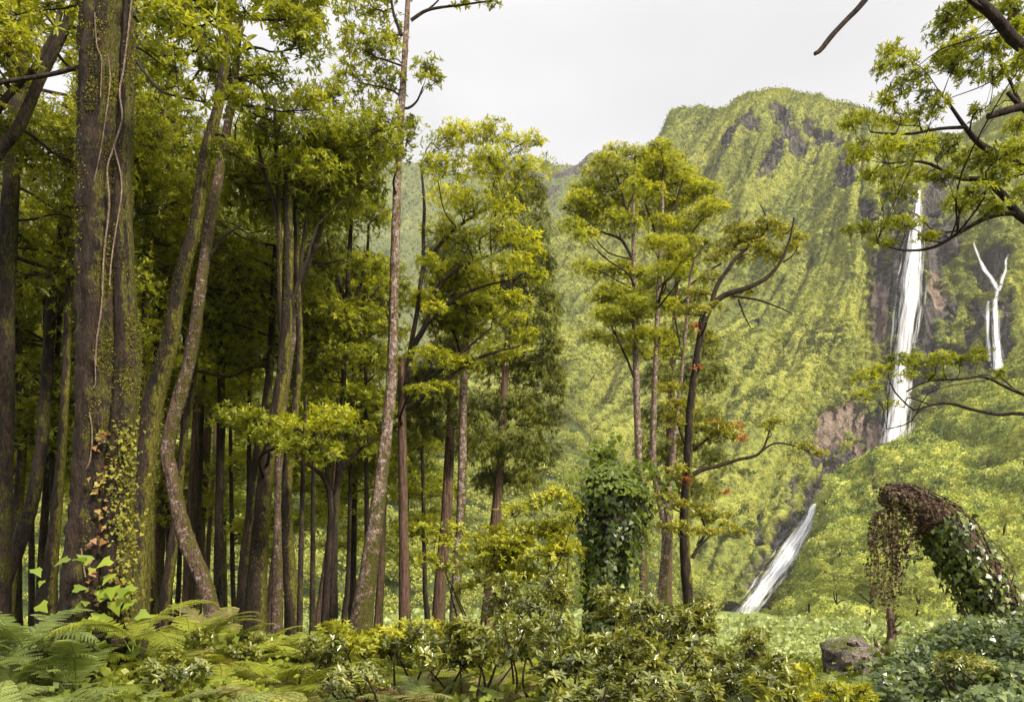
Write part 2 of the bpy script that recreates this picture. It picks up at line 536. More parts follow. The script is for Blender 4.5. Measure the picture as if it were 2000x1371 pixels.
me = make_mesh("ground", np.stack([GX, GY, GZ], -1).reshape(-1, 3), grid_faces(*GX.shape), ground_mat(),
               attrs={'rock': lawn.ravel()}, smooth_shade=True)
link(bpy.data.objects.new("ground", me))["kind"] = "structure"

G_FAR = [(0.09, 0.11, 0.028), (0.18, 0.205, 0.036), (0.29, 0.31, 0.045), (0.40, 0.39, 0.06)]
M_cliff = hill_mat("cliff_growth", [(0.10, 0.12, 0.035), (0.18, 0.20, 0.045), (0.27, 0.28, 0.055), (0.35, 0.34, 0.075)], ROCK, grain=0.62)
M_ridge = hill_mat("ridge_growth", [(0.07, 0.09, 0.04), (0.14, 0.16, 0.06), (0.20, 0.21, 0.08)], ROCK, scale=0.012)
M_slope = hill_mat("slope_growth", [(0.15, 0.18, 0.05), (0.25, 0.28, 0.06), (0.35, 0.37, 0.08), (0.42, 0.41, 0.09)], ROCK, scale=0.03)
M_wood = hill_mat("wood_floor", [(0.03, 0.04, 0.014), (0.06, 0.075, 0.022), (0.10, 0.12, 0.035)], ROCK, scale=0.03)  # floor colour darkened to stand for the shadow between the crowns

# --- far ridge
A = Hill([(-700, (330, 420, 520, 900), (900, 840, 780, 700)),
          (500, (320, 420, 520, 900), (960, 900, 830, 740)),
          (1100, (322, 400, 520, 900), (1000, 930, 850, 760)),
          (1500, (330, 420, 520, 900), (1000, 950, 900, 820))],
         sky=[(-700, 330), (600, 322), (760, 316), (860, 324), (1000, 322), (1070, 314), (1090, 320), (1120, 327), (1150, 323), (1185, 326), (1500, 340)], nx=520, ny=170)
pa = A.pos
A.displace(14 * fbm(np.stack([(pa[..., 0] - 0.5 * pa[..., 2]) / 60, pa[..., 1] / 200, pa[..., 2] / 200], -1), 4) + 3.0 * billow(pa, 16) + 2.0 * billow(pa, 7))
rockA = mask_blobs(A.GPX, A.PY, [(1150, 342, 70, 16), (1000, 345, 80, 12), (1060, 380, 30, 10)], A.pos, 25)
A.mesh("far_ridge", M_ridge, rockA)

# --- the cliff with the waterfalls
SKY_B = [(850, 560), (950, 520), (1050, 470), (1120, 440), (1200, 385), (1255, 298), (1285, 268), (1300, 228), (1312, 210), (1335, 208), (1385, 209), (1425, 204), (1434, 192),
         (1465, 181), (1500, 177), (1515, 180), (1540, 177), (1560, 180), (1590, 186), (1600, 183), (1622, 200), (1665, 203), (1690, 212), (1740, 235), (1800, 250),
         (1850, 266), (1885, 262), (1905, 245), (1925, 232), (1938, 205), (1945, 192), (1965, 183), (2010, 168), (2100, 140), (2400, 120)]
B = Hill([(850, (560, 640, 720, 820, 960), (640, 600, 560, 500, 400)),
          (1070, (455, 560, 680, 800, 1040), (690, 620, 540, 470, 350)),
          (1270, (285, 450, 620, 820, 1150), (700, 620, 530, 440, 300)),
          (1500, (180, 380, 600, 850, 1200), (650, 570, 480, 400, 270)),
          (1750, (225, 370, 560, 870, 1200), (600, 480, 445, 410, 290)),
          (2000, (185, 400, 560, 740, 1150), (560, 460, 425, 390, 290)),
          (2400, (120, 360, 560, 720, 1100), (500, 420, 380, 340, 240))], sky=SKY_B, nx=640, ny=620)
pb = B.pos
kk = np.interp(B.GPX, [1050, 1450, 1660, 1780], [1.05, 0.85, 0.65, 0.0])
q = pb[..., 0] - kk * pb[..., 2]
# falls damp the relief so that the water lies on an even face
WF = {'main': [(1795, 372, 5), (1793, 400, 8), (1789, 450, 13), (1787, 490, 19), (1780, 540, 24), (1776, 600, 25), (1768, 660, 24), (1762, 720, 23), (1758, 780, 24), (1750, 830, 26), (1745, 866, 30)],
      'right_a': [(1902, 474, 2), (1906, 488, 4), (1914, 508, 3), (1924, 528, 6), (1938, 546, 6), (1949, 568, 9)],
      'right_b': [(1971, 496, 1.5), (1964, 510, 3), (1965, 525, 2.5), (1958, 545, 4), (1951, 568, 5)], 'right_d': [(1950, 562, 6), (1946, 578, 5), (1942, 596, 8)],
      'right_c': [(1931, 588, 4), (1929, 620, 6), (1930, 660, 5), (1933, 705, 8)], 'right_e': [(1945, 586, 5), (1944, 620, 8), (1946, 660, 8), (1949, 700, 11), (1950, 722, 14)],
      'low': [(1592, 983, 6), (1583, 1005, 10), (1568, 1035, 17), (1550, 1062, 24), (1532, 1092, 26), (1512, 1122, 26), (1490, 1152, 24), (1468, 1180, 24), (1455, 1198, 26)]}
damp = np.ones(B.GPX.shape)
for pts in WF.values():
    for (x, y, w) in pts:
        damp = np.minimum(damp, smooth(0.8, 2.4, np.hypot((B.GPX - x) / (w + 12), (B.PY - y) / 38)))
g1 = fbm(np.stack([q / 38, pb[..., 1] / 160, pb[..., 2] / 170 + 3], -1), 4, 0.55)
g3 = 1 - np.abs(noise(np.stack([q / 8.5, pb[..., 1] / 60, pb[..., 2] / 45 + 2], -1))) * 2
g2 = 1 - np.abs(noise(np.stack([q / 19, pb[..., 1] / 90, pb[..., 2] / 90 + 9], -1))) * 2
low = smooth(300, 520, B.PY)
dB = (16 * g1 + 5.0 * g2 + 2.0 * g3) * np.interp(B.GPX, [1450, 1580, 1700, 1800], [1.0, 0.6, 0.5, 0.8]) + 9 * fbm(pb / 75 + 5, 3) * np.clip(0.35 + 0.65 * damp, 0, 1)
edge = smooth(0, 0.12, B.T)
B.displace(dB * (0.25 + 0.75 * edge))
pb = B.pos
crag = mask_blobs(B.GPX, B.PY, [
    (1530, 240, 24, 28, 0.35), (1596, 262, 36, 22, 0.4), (1545, 290, 16, 36, 0.4), (1518, 340, 15, 60, 0.5), (1432, 285, 16, 24, 0.5), (1466, 275, 24, 20), (1425, 330, 10, 36, 0.5),
    (1560, 300, 30, 20), (1630, 275, 18, 16), (1655, 350, 26, 36), (1700, 425, 16, 26), (1480, 640, 8, 16), (1446, 470, 5, 24, 0.3),
    (1745, 385, 30, 18), (1822, 400, 30, 60), (1850, 440, 40, 20), (1722, 600, 28, 130), (1765, 560, 45, 190), (1830, 590, 46, 62), (1850, 470, 40, 26), (1822, 480, 26, 120), (1800, 650, 30, 80),
    (1935, 520, 34, 44), (1962, 640, 22, 68), (1915, 620, 16, 50), (1940, 690, 30, 30), (1895, 640, 12, 50), (1870, 700, 46, 20),
    (1650, 820, 70, 34, -0.3), (1720, 840, 60, 34), (1620, 870, 40, 30), (1690, 880, 60, 22, -0.4), (1640, 905, 50, 14, -0.5), (1780, 760, 50, 16, -0.4), (1830, 770, 70, 10, -0.4),
    (1600, 950, 26, 34), (1565, 1000, 28, 40, 0.8), (1550, 950, 10, 26), (1520, 1060, 22, 40, 0.6), (1480, 1120, 26, 26), (1505, 1135, 60, 12, 0.1), (1470, 1165, 22, 16), (1485, 1040, 12, 50)],
    pb, 8, 1.0)
warm = mask_blobs(B.GPX, B.PY, [(1645, 820, 60, 40, -0.3), (1700, 850, 50, 34), (1715, 620, 26, 110), (1835, 560, 24, 40), (1500, 1140, 60, 20)], pb, 20, 0.6)
veg = 1 - crag
B.displace(veg * ((0.6 + 1.2 * low) * billow(pb, 12) + (0.7 + 0.7 * low) * billow(pb + 31, 5.0) + 0.8 * fbm(pb / 2.2, 2)) * (0.4 + 0.6 * edge)
           + crag * (3.0 * fbm(pb * np.array([1, 1, 0.45]) / 9, 5, 0.6)) * (0.4 + 0.6 * damp) - crag * 2.5)
B.mesh("waterfall_cliff", M_cliff, crag, warm)

# --- the near slope on the right
C = Hill([(1430, (1235, 1245, 1255, 1320), (290, 270, 240, 200)),
          (1510, (1200, 1214, 1228, 1310), (300, 265, 225, 170)),
          (1600, (1003, 1070, 1140, 1330), (320, 275, 220, 140)),
          (1760, (860, 970, 1090, 1350), (335, 275, 205, 105)),
          (2000, (712, 870, 1050, 1380), (335, 260, 180, 85)),
          (2450, (520, 760, 1000, 1420), (300, 220, 150, 65))],
         sky=[(1430, 1236), (1480, 1222), (1506, 1206), (1530, 1184), (1552, 1152), (1584, 1104), (1604, 1052), (1618, 1008), (1626, 975), (1625, 940), (1650, 915), (1700, 892), (1760, 862), (1800, 836), (1850, 802), (1900, 768), (2000, 706), (2450, 520)], nx=420, ny=380)
pc = C.pos
ec = smooth(0, 0.1, C.T)
C.displace((8 * fbm(np.stack([(pc[..., 0] + 0.2 * pc[..., 2]) / 26, pc[..., 1] / 60, pc[..., 2] / 60], -1), 4)) * (0.15 + 0.85 * ec) * smooth(1480, 1640, C.GPX))
pc = C.pos
rockC = mask_blobs(C.GPX, C.PY, [(1715, 950, 8, 22), (1610, 985, 10, 24)], pc, 8)
C.displace((1.7 * billow(pc, 7) + 1.2 * billow(pc + 11, 3.2)) * (0.3 + 0.7 * ec) * (1 - rockC))
C.mesh("near_slope", M_slope, rockC)

# --- wooded lower slope
D = Hill([(-900, (650, 820, 1000, 1420), (330, 240, 150, 55)),
          (300, (700, 850, 1010, 1420), (330, 240, 160, 60)),
          (800, (770, 890, 1030, 1400), (360, 260, 175, 70)),
          (1100, (800, 900, 1040, 1360), (400, 300, 200, 85)),
          (1230, (960, 1010, 1090, 1340), (350, 280, 210, 110)),
          (1320, (1110, 1140, 1180, 1300), (310, 270, 230, 160)),
          (1390, (1195, 1200, 1206, 1218), (300, 270, 240, 200))], nx=420, ny=260)
pd = D.pos
D.displace(9 * fbm(pd / 45, 4) * (0.2 + 0.8 * smooth(0, 0.15, D.T)))
D.mesh("wooded_slope", M_wood)

# --- growth on the slopes (no one could count it)
rs = np.random.default_rng(21)
def scatter(H, n, size_k, nper, skip=None, lo=0, hi=1, xr=None):
    nrm = H.normals()
    i = rs.integers(int(lo * H.ny), int(hi * H.ny), n * 2); j = rs.integers(0, H.nx, n * 2)
    ok = np.ones(len(i), bool)
    if skip is not None: ok &= skip[i, j] < 0.35
    if xr is not None: ok &= (H.GPX[i, j] > xr[0]) & (H.GPX[i, j] < xr[1])
    i, j = i[ok][:n], j[ok][:n]
    p = H.pos[i, j]; nn = nrm[i, j]
    dx = (H.x1 - H.x0) / H.nx / F * p[:, 1]
    p = p + rs.normal(size=p.shape) * dx[:, None] * 0.5 + nn * (size_k * p[:, 1] * 0.2)[:, None]
    return p, nn, size_k * p[:, 1]

M_scrub = leaf_mat("cliff_scrub", G_FAR, rough=0.6, trans=0.25, spec=0.08, var=0.86, scale=0.05, grain=0.62)
M_scrubC = leaf_mat("slope_scrub", [(0.08, 0.11, 0.035), (0.20, 0.25, 0.06), (0.37, 0.41, 0.085), (0.50, 0.49, 0.11)], rough=0.55, trans=0.25, spec=0.08, var=0.74, scale=0.12)
M_scrubA = leaf_mat("ridge_scrub", [(0.06, 0.085, 0.035), (0.12, 0.15, 0.05), (0.2, 0.22, 0.075)], rough=0.6, trans=0.2, spec=0.08, var=0.8, scale=0.02)
M_wcrown = leaf_mat("wood_crowns", [(0.12, 0.135, 0.04), (0.23, 0.25, 0.07), (0.35, 0.37, 0.10), (0.47, 0.48, 0.145)], rough=0.6, trans=0.25, spec=0.08, var=0.72, scale=0.10)

def stuff(name, parts, mat, label, cat):
    v, f, r, off = [], [], [], 0
    for (a, b, c) in parts:
        v.append(a); f.append(b + off); r.append(c); off += len(a)
    me = make_mesh(name, np.concatenate(v), np.concatenate(f), mat, fattrs={'rnd': np.concatenate(r)})
    o = link(bpy.data.objects.new(name, me))
    return tag(o, label, cat, kind='stuff')

pB, nB, sB = scatter(B, 280000, 0.0021, 1, skip=crag, xr=(1000, 2150))
pts = [shards_on(pB, nB, sB, 1, rs)]
ci, cj = rs.integers(int(.55 * B.ny), B.ny, 1300), rs.integers(100, B.nx, 1300)
ok = (crag[ci, cj] < 0.1) & (damp[ci, cj] > 0.95) & (B.GPX[ci, cj] < 2100) & (noise(B.pos[ci, cj] / 45) > -0.15)
cc = B.pos[ci, cj][ok]
pts.append(crowns_on(cc, rs.uniform(2.5, 5.5, len(cc)), 70, rs, leaf=0.3))
stuff("cliff_scrub", pts, M_scrub, "green and yellow scrub and ferns clothing the tall waterfall cliff", "scrub")
pA, nA, sA = scatter(A, 60000, 0.0024, 1, skip=rockA, xr=(-700, 1500))
stuff("ridge_scrub", [shards_on(pA, nA, sA, 1, rs)], M_scrubA, "hazy dull green scrub on the far ridge left of the cliff", "scrub")
pC, nC, sC = scatter(C, 200000, 0.0031, 1, skip=rockC, xr=(1440, 2200))
pts = [shards_on(pC, nC, sC, 1, rs)]
ci, cj = rs.integers(int(.06 * C.ny), C.ny, 900), rs.integers(20, C.nx, 900)
ok = (noise(C.pos[ci, cj] / 28 + 4) > 0.12)
cc = C.pos[ci, cj][ok]
pts.append(crowns_on(cc, rs.uniform(1.2, 4.2, len(cc)), 110, rs, leaf=0.2))
stuff("slope_scrub", pts, M_scrubC, "bright yellow green scrub on the near slope beside the lower cascade", "scrub")
ci, cj = rs.integers(0, D.ny, 5000), rs.integers(0, D.nx, 5000)
ok = (D.GPX[ci, cj] > -300)
cc = D.pos[ci, cj][ok] + np.array([0, 0, 1.5])
rr = rs.uniform(2.2, 5.6, len(cc)) * np.interp(cc[:, 1], [60, 300], [0.6, 1.1])
pts = [crowns_on(cc, rr, 230, rs, leaf=0.13)]
stuff("far_wood", pts, M_wcrown, "pale green wood of rounded crowns on the lower slope behind the trunks", "wood")

# --- the falling water
def water_mat(name, streak):
    m, n, l = new_mat(name)
    out = n.new("ShaderNodeOutputMaterial")
    ax = n.new("ShaderNodeAttribute"); ax.attribute_name = 'across'
    ay = n.new("ShaderNodeAttribute"); ay.attribute_name = 'along'
    cb = n.new("ShaderNodeCombineXYZ")
    l.new(ax.outputs['Fac'], cb.inputs[0]); l.new(ay.outputs['Fac'], cb.inputs[1])
    mp = n.new("ShaderNodeMapping"); mp.inputs['Scale'].default_value = (streak, 0.05, 1)
    l.new(cb.outputs[0], mp.inputs[0])
    nz = n.new("ShaderNodeTexNoise"); nz.inputs['Scale'].default_value = 1.0; nz.inputs['Detail'].default_value = 6; nz.inputs['Roughness'].default_value = 0.6
    l.new(mp.outputs[0], nz.inputs['Vector'])
    # thinner towards the edges of the fall: (1-|a|)
    ab = n.new("ShaderNodeMath"); ab.operation = 'ABSOLUTE'; l.new(ax.outputs['Fac'], ab.inputs[0])
    mr = n.new("ShaderNodeMapRange"); mr.inputs[1].default_value = 0.15; mr.inputs[2].default_value = 1.0; mr.inputs[3].default_value = 0.05; mr.inputs[4].default_value = -0.36
    l.new(ab.outputs[0], mr.inputs[0])
    ad = n.new("ShaderNodeMath"); ad.operation = 'ADD'; l.new(nz.outputs['Fac'], ad.inputs[0]); l.new(mr.outputs[0], ad.inputs[1])
    rm = ramp(n, [(0.40, (0, 0, 0)), (0.72, (0.9, 0.9, 0.9))])
    l.new(ad.outputs[0], rm.inputs[0])
    b = n.new("ShaderNodeBsdfPrincipled")
    r = ramp(n, [(0.38, (0.45, 0.45, 0.50)), (0.6, (0.88, 0.88, 0.9))])
    l.new(nz.outputs['Fac'], r.inputs[0]); l.new(r.outputs[0], b.inputs['Base Color'])
    b.inputs['Roughness'].default_value = 0.6
    tr = n.new("ShaderNodeBsdfTransparent")
    ms = n.new("ShaderNodeMixShader")
    l.new(rm.outputs[0], ms.inputs[0]); l.new(tr.outputs[0], ms.inputs[1]); l.new(b.outputs[0], ms.inputs[2])
    l.new(ms.outputs[0], out.inputs[0])
    return m
M_water = water_mat("falling_water", 8.0)

def fall(name, ptlists, label, lift=6.0, edge_y=()):
    root = None
    vs_, fs_, ac_, al_, off = [], [], [], [], 0
    for pts in ptlists:
        pts = np.array(pts, float)
        t = np.linspace(0, len(pts) - 1, 90)
        c = np.stack([np.interp(t, np.arange(len(pts)), pts[:, k]) for k in range(3)], -1)
        base = np.array([B.at(a, b) for a, b, _ in c])
        Yc = base[:, 1]
        ker = np.ones(15) / 15
        Yc = np.convolve(np.pad(Yc, 7, mode='edge'), ker, mode='valid') - lift
        for layer in range(3):
            u = np.linspace(-1, 1, 17)
            wob = noise(np.stack([t * 0.9, 0 * t + layer * 7, 0 * t], -1)) * 2.0
            X = (c[:, 0] + wob)[:, None] + u[None] * c[:, 2][:, None] * (2.1, 1.55, 1.15)[layer]
            bulge = (1 - u[None] ** 2) * (0.8 + 0.6 * layer) * c[:, 2][:, None] / F * Yc[:, None] * 0.5
            Yg = Yc[:, None] - bulge - layer * 0.8 - 0.5 * noise(np.stack(np.broadcast_arrays(u[None] * 3.5, t[:, None] * 0.3, 0 * t[:, None] + layer), -1))
            v = np.stack([(X - 1000) / F * Yg, Yg, CZ + (HZ - c[:, 1][:, None]) / F * Yg], -1)
            vs_.append(v.reshape(-1, 3)); fs_.append(grid_faces(len(t), 17) + off); off += v.shape[0] * 17
            ac_.append(np.broadcast_to(u[None] + layer * 0.0, v.shape[:2]).ravel())
            al_.append(np.broadcast_to(t[:, None] * 12 + 40 * layer, v.shape[:2]).ravel())
    me = make_mesh(name, np.concatenate(vs_), np.concatenate(fs_), M_water, attrs={'across': np.concatenate(ac_), 'along': np.concatenate(al_)}, smooth_shade=True)
    o = link(bpy.data.objects.new(name, me))
    return tag(o, label, "waterfall")
fall("waterfall", [WF['main']], "tall white waterfall plunging down the bare dark cliff face")
fall("waterfall", [WF['right_a'], WF['right_b'], WF['right_c'], WF['right_d'], WF['right_e']], "small forked waterfall joining in a Y, right of the tall fall")
fall("waterfall", [WF['low']], "low white cascade sliding over rocks at the foot of the slope", lift=13)
# ------------------------------------------------------------------ wood and leaves
def unit(a):
    return a / (np.linalg.norm(a, axis=-1, keepdims=True) + 1e-9)

def path(pts, step):
    """Catmull-Rom through rows (x,y,z,r), resampled"""
    pts = np.asarray(pts, float)
    if len(pts) < 2: return pts
    d = np.linalg.norm(np.diff(pts[:, :3], axis=0), axis=1)
    n = max(3, int(d.sum() / step) + 2)
    s = np.concatenate([[0], np.cumsum(d)])
    idx = np.interp(np.linspace(0, s[-1], n), s, np.arange(len(pts)))
    out = cubic(pts, idx)
    out[:, 3] = np.maximum(np.interp(idx, np.arange(len(pts)), pts[:, 3]), 0.0015)
    return out

def tube(mb, pts, sides=10, rough=0.0, rscale=0.3, step=0.15, lobes=0.0, flare=0.0, wander=0.0):
    p = path(pts, step)
    c, r = p[:, :3].copy(), p[:, 3]
    if wander:
        w = np.stack([noise(c / 0.9 + 3.1), noise(c / 0.9 + 11.7), np.zeros(len(c))], -1)
        c += w * wander * np.sin(np.linspace(0, math.pi, len(c)))[:, None]
    t = unit(np.gradient(c, axis=0))
    ref = np.array([0.0, 1.0, 0.0]) if abs(t[:, 1].mean()) < 0.8 else np.array([0, 0, 1.0])
    u = unit(np.cross(t, ref)); v = np.cross(t, u)
    a = np.linspace(0, 2 * math.pi, sides, endpoint=False)
    ring = c[:, None] + (u[:, None] * np.cos(a)[None, :, None] + v[:, None] * np.sin(a)[None, :, None]) * r[:, None, None]
    rad = ring - c[:, None]
    k = np.ones(ring.shape[:2])
    if rough:
        k += rough * fbm(ring / rscale, 3)
    if lobes:
        q = np.stack([np.cos(a)[None] * 1.6 + 0 * r[:, None], np.sin(a)[None] * 1.6 + 0 * r[:, None], c[:, 2][:, None] * 0.35 + 0 * a[None]], -1)
        k += lobes * noise(q)
    if flare:
        z0 = c[:, 2].min()
        f = np.exp(-(c[:, 2] - z0) / (4.0 * r.max()))[:, None]
        k += flare * f * (0.4 + 0.9 * np.abs(np.sin(a * 2.5 + 1.0))[None] ** 2)
    ring = c[:, None] + rad * k[..., None]
    mb.add(ring.reshape(-1, 3), grid_faces(len(c), sides, closed=True))
    # close the thin end
    e = ring[-1] if r[-1] <= r[0] else ring[0]
    m = len(e)
    i = np.arange(m // 2 - 1) if m >= 4 else np.zeros(0, int)
    if m % 2 == 0 and m >= 4:
        mb.add(e, np.stack([i, i + 1, m - 2 - i, m - 1 - i], -1))
    return p

def twigs(mb, A, Bm, Cc, ra, rb, sides=3):
    """many thin three-point twigs at once"""
    n = len(A)
    if not n: return
    t = unit(Cc - A)
    u = unit(np.cross(t, np.array([0.3, 0.9, 0.2]))); v = np.cross(t, u)
    a = np.linspace(0, 2 * math.pi, sides, endpoint=False)
    off = (u[:, None] * np.cos(a)[None, :, None] + v[:, None] * np.sin(a)[None, :, None])
    rings = [A[:, None] + off * np.reshape(ra, (-1, 1, 1)), Bm[:, None] + off * np.reshape((np.asarray(ra) + rb) / 2, (-1, 1, 1)), Cc[:, None] + off * np.reshape(rb, (-1, 1, 1))]
    V = np.stack(rings, 1)                 # n,3,sides,3
    base = (np.arange(n) * 3 * sides)[:, None, None]
    f = []
    for k in range(2):
        for s in range(sides):
            s2 = (s + 1) % sides
            f.append([k * sides + s, k * sides + s2, (k + 1) * sides + s2, (k + 1) * sides + s])
    f = (np.array(f)[None] + base).reshape(-1, 4)
    mb.add(V.reshape(-1, 3), f)

def leaves(mb, c, d, n, L, W=0.2, th=(40, 80), droop=0.15, fine=False, rng=RNG, rbase=None, jitter=0.3):
    """whorls: n leaves round every twig end c with direction d"""
    m = len(c)
    if not m: return
    d = unit(d)
    u = unit(np.cross(d, rng.normal(size=(m, 3)))); v = np.cross(d, u)
    ph = (np.arange(n) / n * 2 * math.pi)[None] + rng.uniform(0, 6.28, (m, 1)) + rng.normal(size=(m, n)) * jitter
    t = np.radians(rng.uniform(th[0], th[1], (m, n)))
    ld = d[:, None] * np.cos(t)[..., None] + (u[:, None] * np.cos(ph)[..., None] + v[:, None] * np.sin(ph)[..., None]) * np.sin(t)[..., None]
    ld[..., 2] -= droop
    ld = unit(ld).reshape(-1, 3)
    cc = np.repeat(c, n, 0) + rng.normal(size=(m * n, 3)) * L * 0.08
    nn = np.repeat(d, n, 0) * 0.8 + np.array([0, 0, 0.5])
    w = unit(np.cross(ld, nn)); up = unit(np.cross(w, ld))
    l = (L * rng.uniform(0.65, 1.15, m * n))[:, None]
    ww = l * W
    rr = rng.random(m * n) if rbase is None else np.clip(np.repeat(rbase, n) + rng.normal(size=m * n) * 0.16, 0, 1)
    N = m * n
    if fine:
        tip = cc + ld * l - up * l * 0.10
        R1 = cc + ld * l * 0.33 + w * ww * 0.95 + up * l * 0.05; R2 = cc + ld * l * 0.70 + w * ww * 0.75 + up * l * 0.02
        L1 = cc + ld * l * 0.33 - w * ww * 0.95 + up * l * 0.05; L2 = cc + ld * l * 0.70 - w * ww * 0.75 + up * l * 0.02
        V = np.stack([cc, R1, R2, tip, L2, L1], 1).reshape(-1, 3)
        b = (np.arange(N) * 6)[:, None]
        f = np.concatenate([b + np.array([[0, 1, 2, 3]]), b + np.array([[0, 3, 4, 5]])])
        mb.add(V, f, np.concatenate([rr, rr]))
    else:
        V = np.stack([cc, cc + ld * l * 0.5 + w * ww + up * l * 0.06, cc + ld * l - up * l * 0.08, cc + ld * l * 0.5 - w * ww + up * l * 0.06], 1).reshape(-1, 3)
        mb.add(V, np.arange(4 * N).reshape(N, 4), rr)

# leaf materials
M_leaf = leaf_mat("broad_leaves", [(0.09, 0.11, 0.016), (0.19, 0.22, 0.024), (0.33, 0.36, 0.035), (0.48, 0.49, 0.05)], rough=0.42, trans=0.5, spec=0.45, var=0.5, scale=0.9)
M_leafdark = leaf_mat("forest_leaves", [(0.09, 0.105, 0.016), (0.20, 0.225, 0.024), (0.35, 0.37, 0.035), (0.50, 0.50, 0.05)], rough=0.42, trans=0.5, spec=0.45, var=0.45, scale=0.7)
M_leafyel = leaf_mat("young_leaves", [(0.14, 0.16, 0.018), (0.28, 0.31, 0.025), (0.46, 0.48, 0.035), (0.60, 0.58, 0.05)], rough=0.42, trans=0.5, spec=0.45, var=0.45, scale=1.1)
M_needle = leaf_mat("cedar_needles", [(0.055, 0.065, 0.016), (0.11, 0.125, 0.024), (0.18, 0.195, 0.03), (0.28, 0.28, 0.04)], rough=0.6, trans=0.3, spec=0.25, var=0.6, scale=0.8)
M_red = leaf_mat("red_leaves", [(0.25, 0.07, 0.03), (0.40, 0.12, 0.05), (0.45, 0.20, 0.08)], rough=0.5, trans=0.35)
M_olive = leaf_mat("olive_leaves", [(0.10, 0.12, 0.02), (0.22, 0.23, 0.025), (0.36, 0.34, 0.03), (0.45, 0.40, 0.05)], rough=0.4, trans=0.35, spec=0.5, var=0.4, scale=1.0)
M_mossleaf = leaf_mat("moss_tufts", [(0.05, 0.05, 0.012), (0.12, 0.115, 0.02), (0.22, 0.21, 0.03), (0.30, 0.27, 0.04)], rough=0.7, trans=0.25, spec=0.2, var=0.5, scale=3.0)
# bark
MOSS = (0.085, 0.08, 0.016)
M_mossy = bark_mat("mossy_bark", (0.010, 0.007, 0.0045), (0.045, 0.030, 0.020), moss=(0.14, 0.13, 0.018), moss_amt=0.08, side=0.32, moss_dir=(1, 0.1, 0.1))
M_big = bark_mat("old_mossy_bark", (0.008, 0.005, 0.004), (0.046, 0.029, 0.019), moss=(0.10, 0.092, 0.016), moss_amt=0.08, scale=11, side=0.34, moss_dir=(1, 0.1, 0.1))
M_darkb = bark_mat("dark_bark", (0.010, 0.007, 0.005), (0.045, 0.030, 0.022), moss=MOSS, moss_amt=0.05)
M_pale = bark_mat("pale_spotted_bark", (0.09, 0.055, 0.04), (0.26, 0.17, 0.13), spots=(0.40, 0.355, 0.33), spot_amt=0.42, moss=(0.11, 0.105, 0.02), moss_amt=0.2, scale=11, zmoss=5.5)
M_birch = bark_mat("blotched_bark", (0.045, 0.028, 0.022), (0.18, 0.115, 0.09), spots=(0.34, 0.29, 0.27), spot_amt=0.26, moss=(0.12, 0.11, 0.02), moss_amt=0.2, scale=15)
M_cedar = bark_mat("cedar_bark", (0.06, 0.033, 0.026), (0.19, 0.115, 0.09), scale=16, stretch=0.05, rough=0.9, moss=(0.12, 0.12, 0.03), moss_amt=0.05)
M_twig = bark_mat("branch_bark", (0.014, 0.009, 0.007), (0.06, 0.042, 0.03), scale=14)
M_dead = bark_mat("dead_wood", (0.05, 0.032, 0.024), (0.20, 0.13, 0.09), scale=12, stretch=0.4)

PIT = dict(mat=M_leaf, L=0.115, W=0.165, n=8, th=(35, 85), droop=0.15, dens=4.5)
DEN = 1.35
WID = 0.80

def to3(Y, pts):
    out = []
    for q in pts:
        px, py, w = q[:3]
        y = Y + (q[3] if len(q) > 3 else 0)
        out.append([*P(px, py, y), w / 2 / F * y])
    return np.array(out)

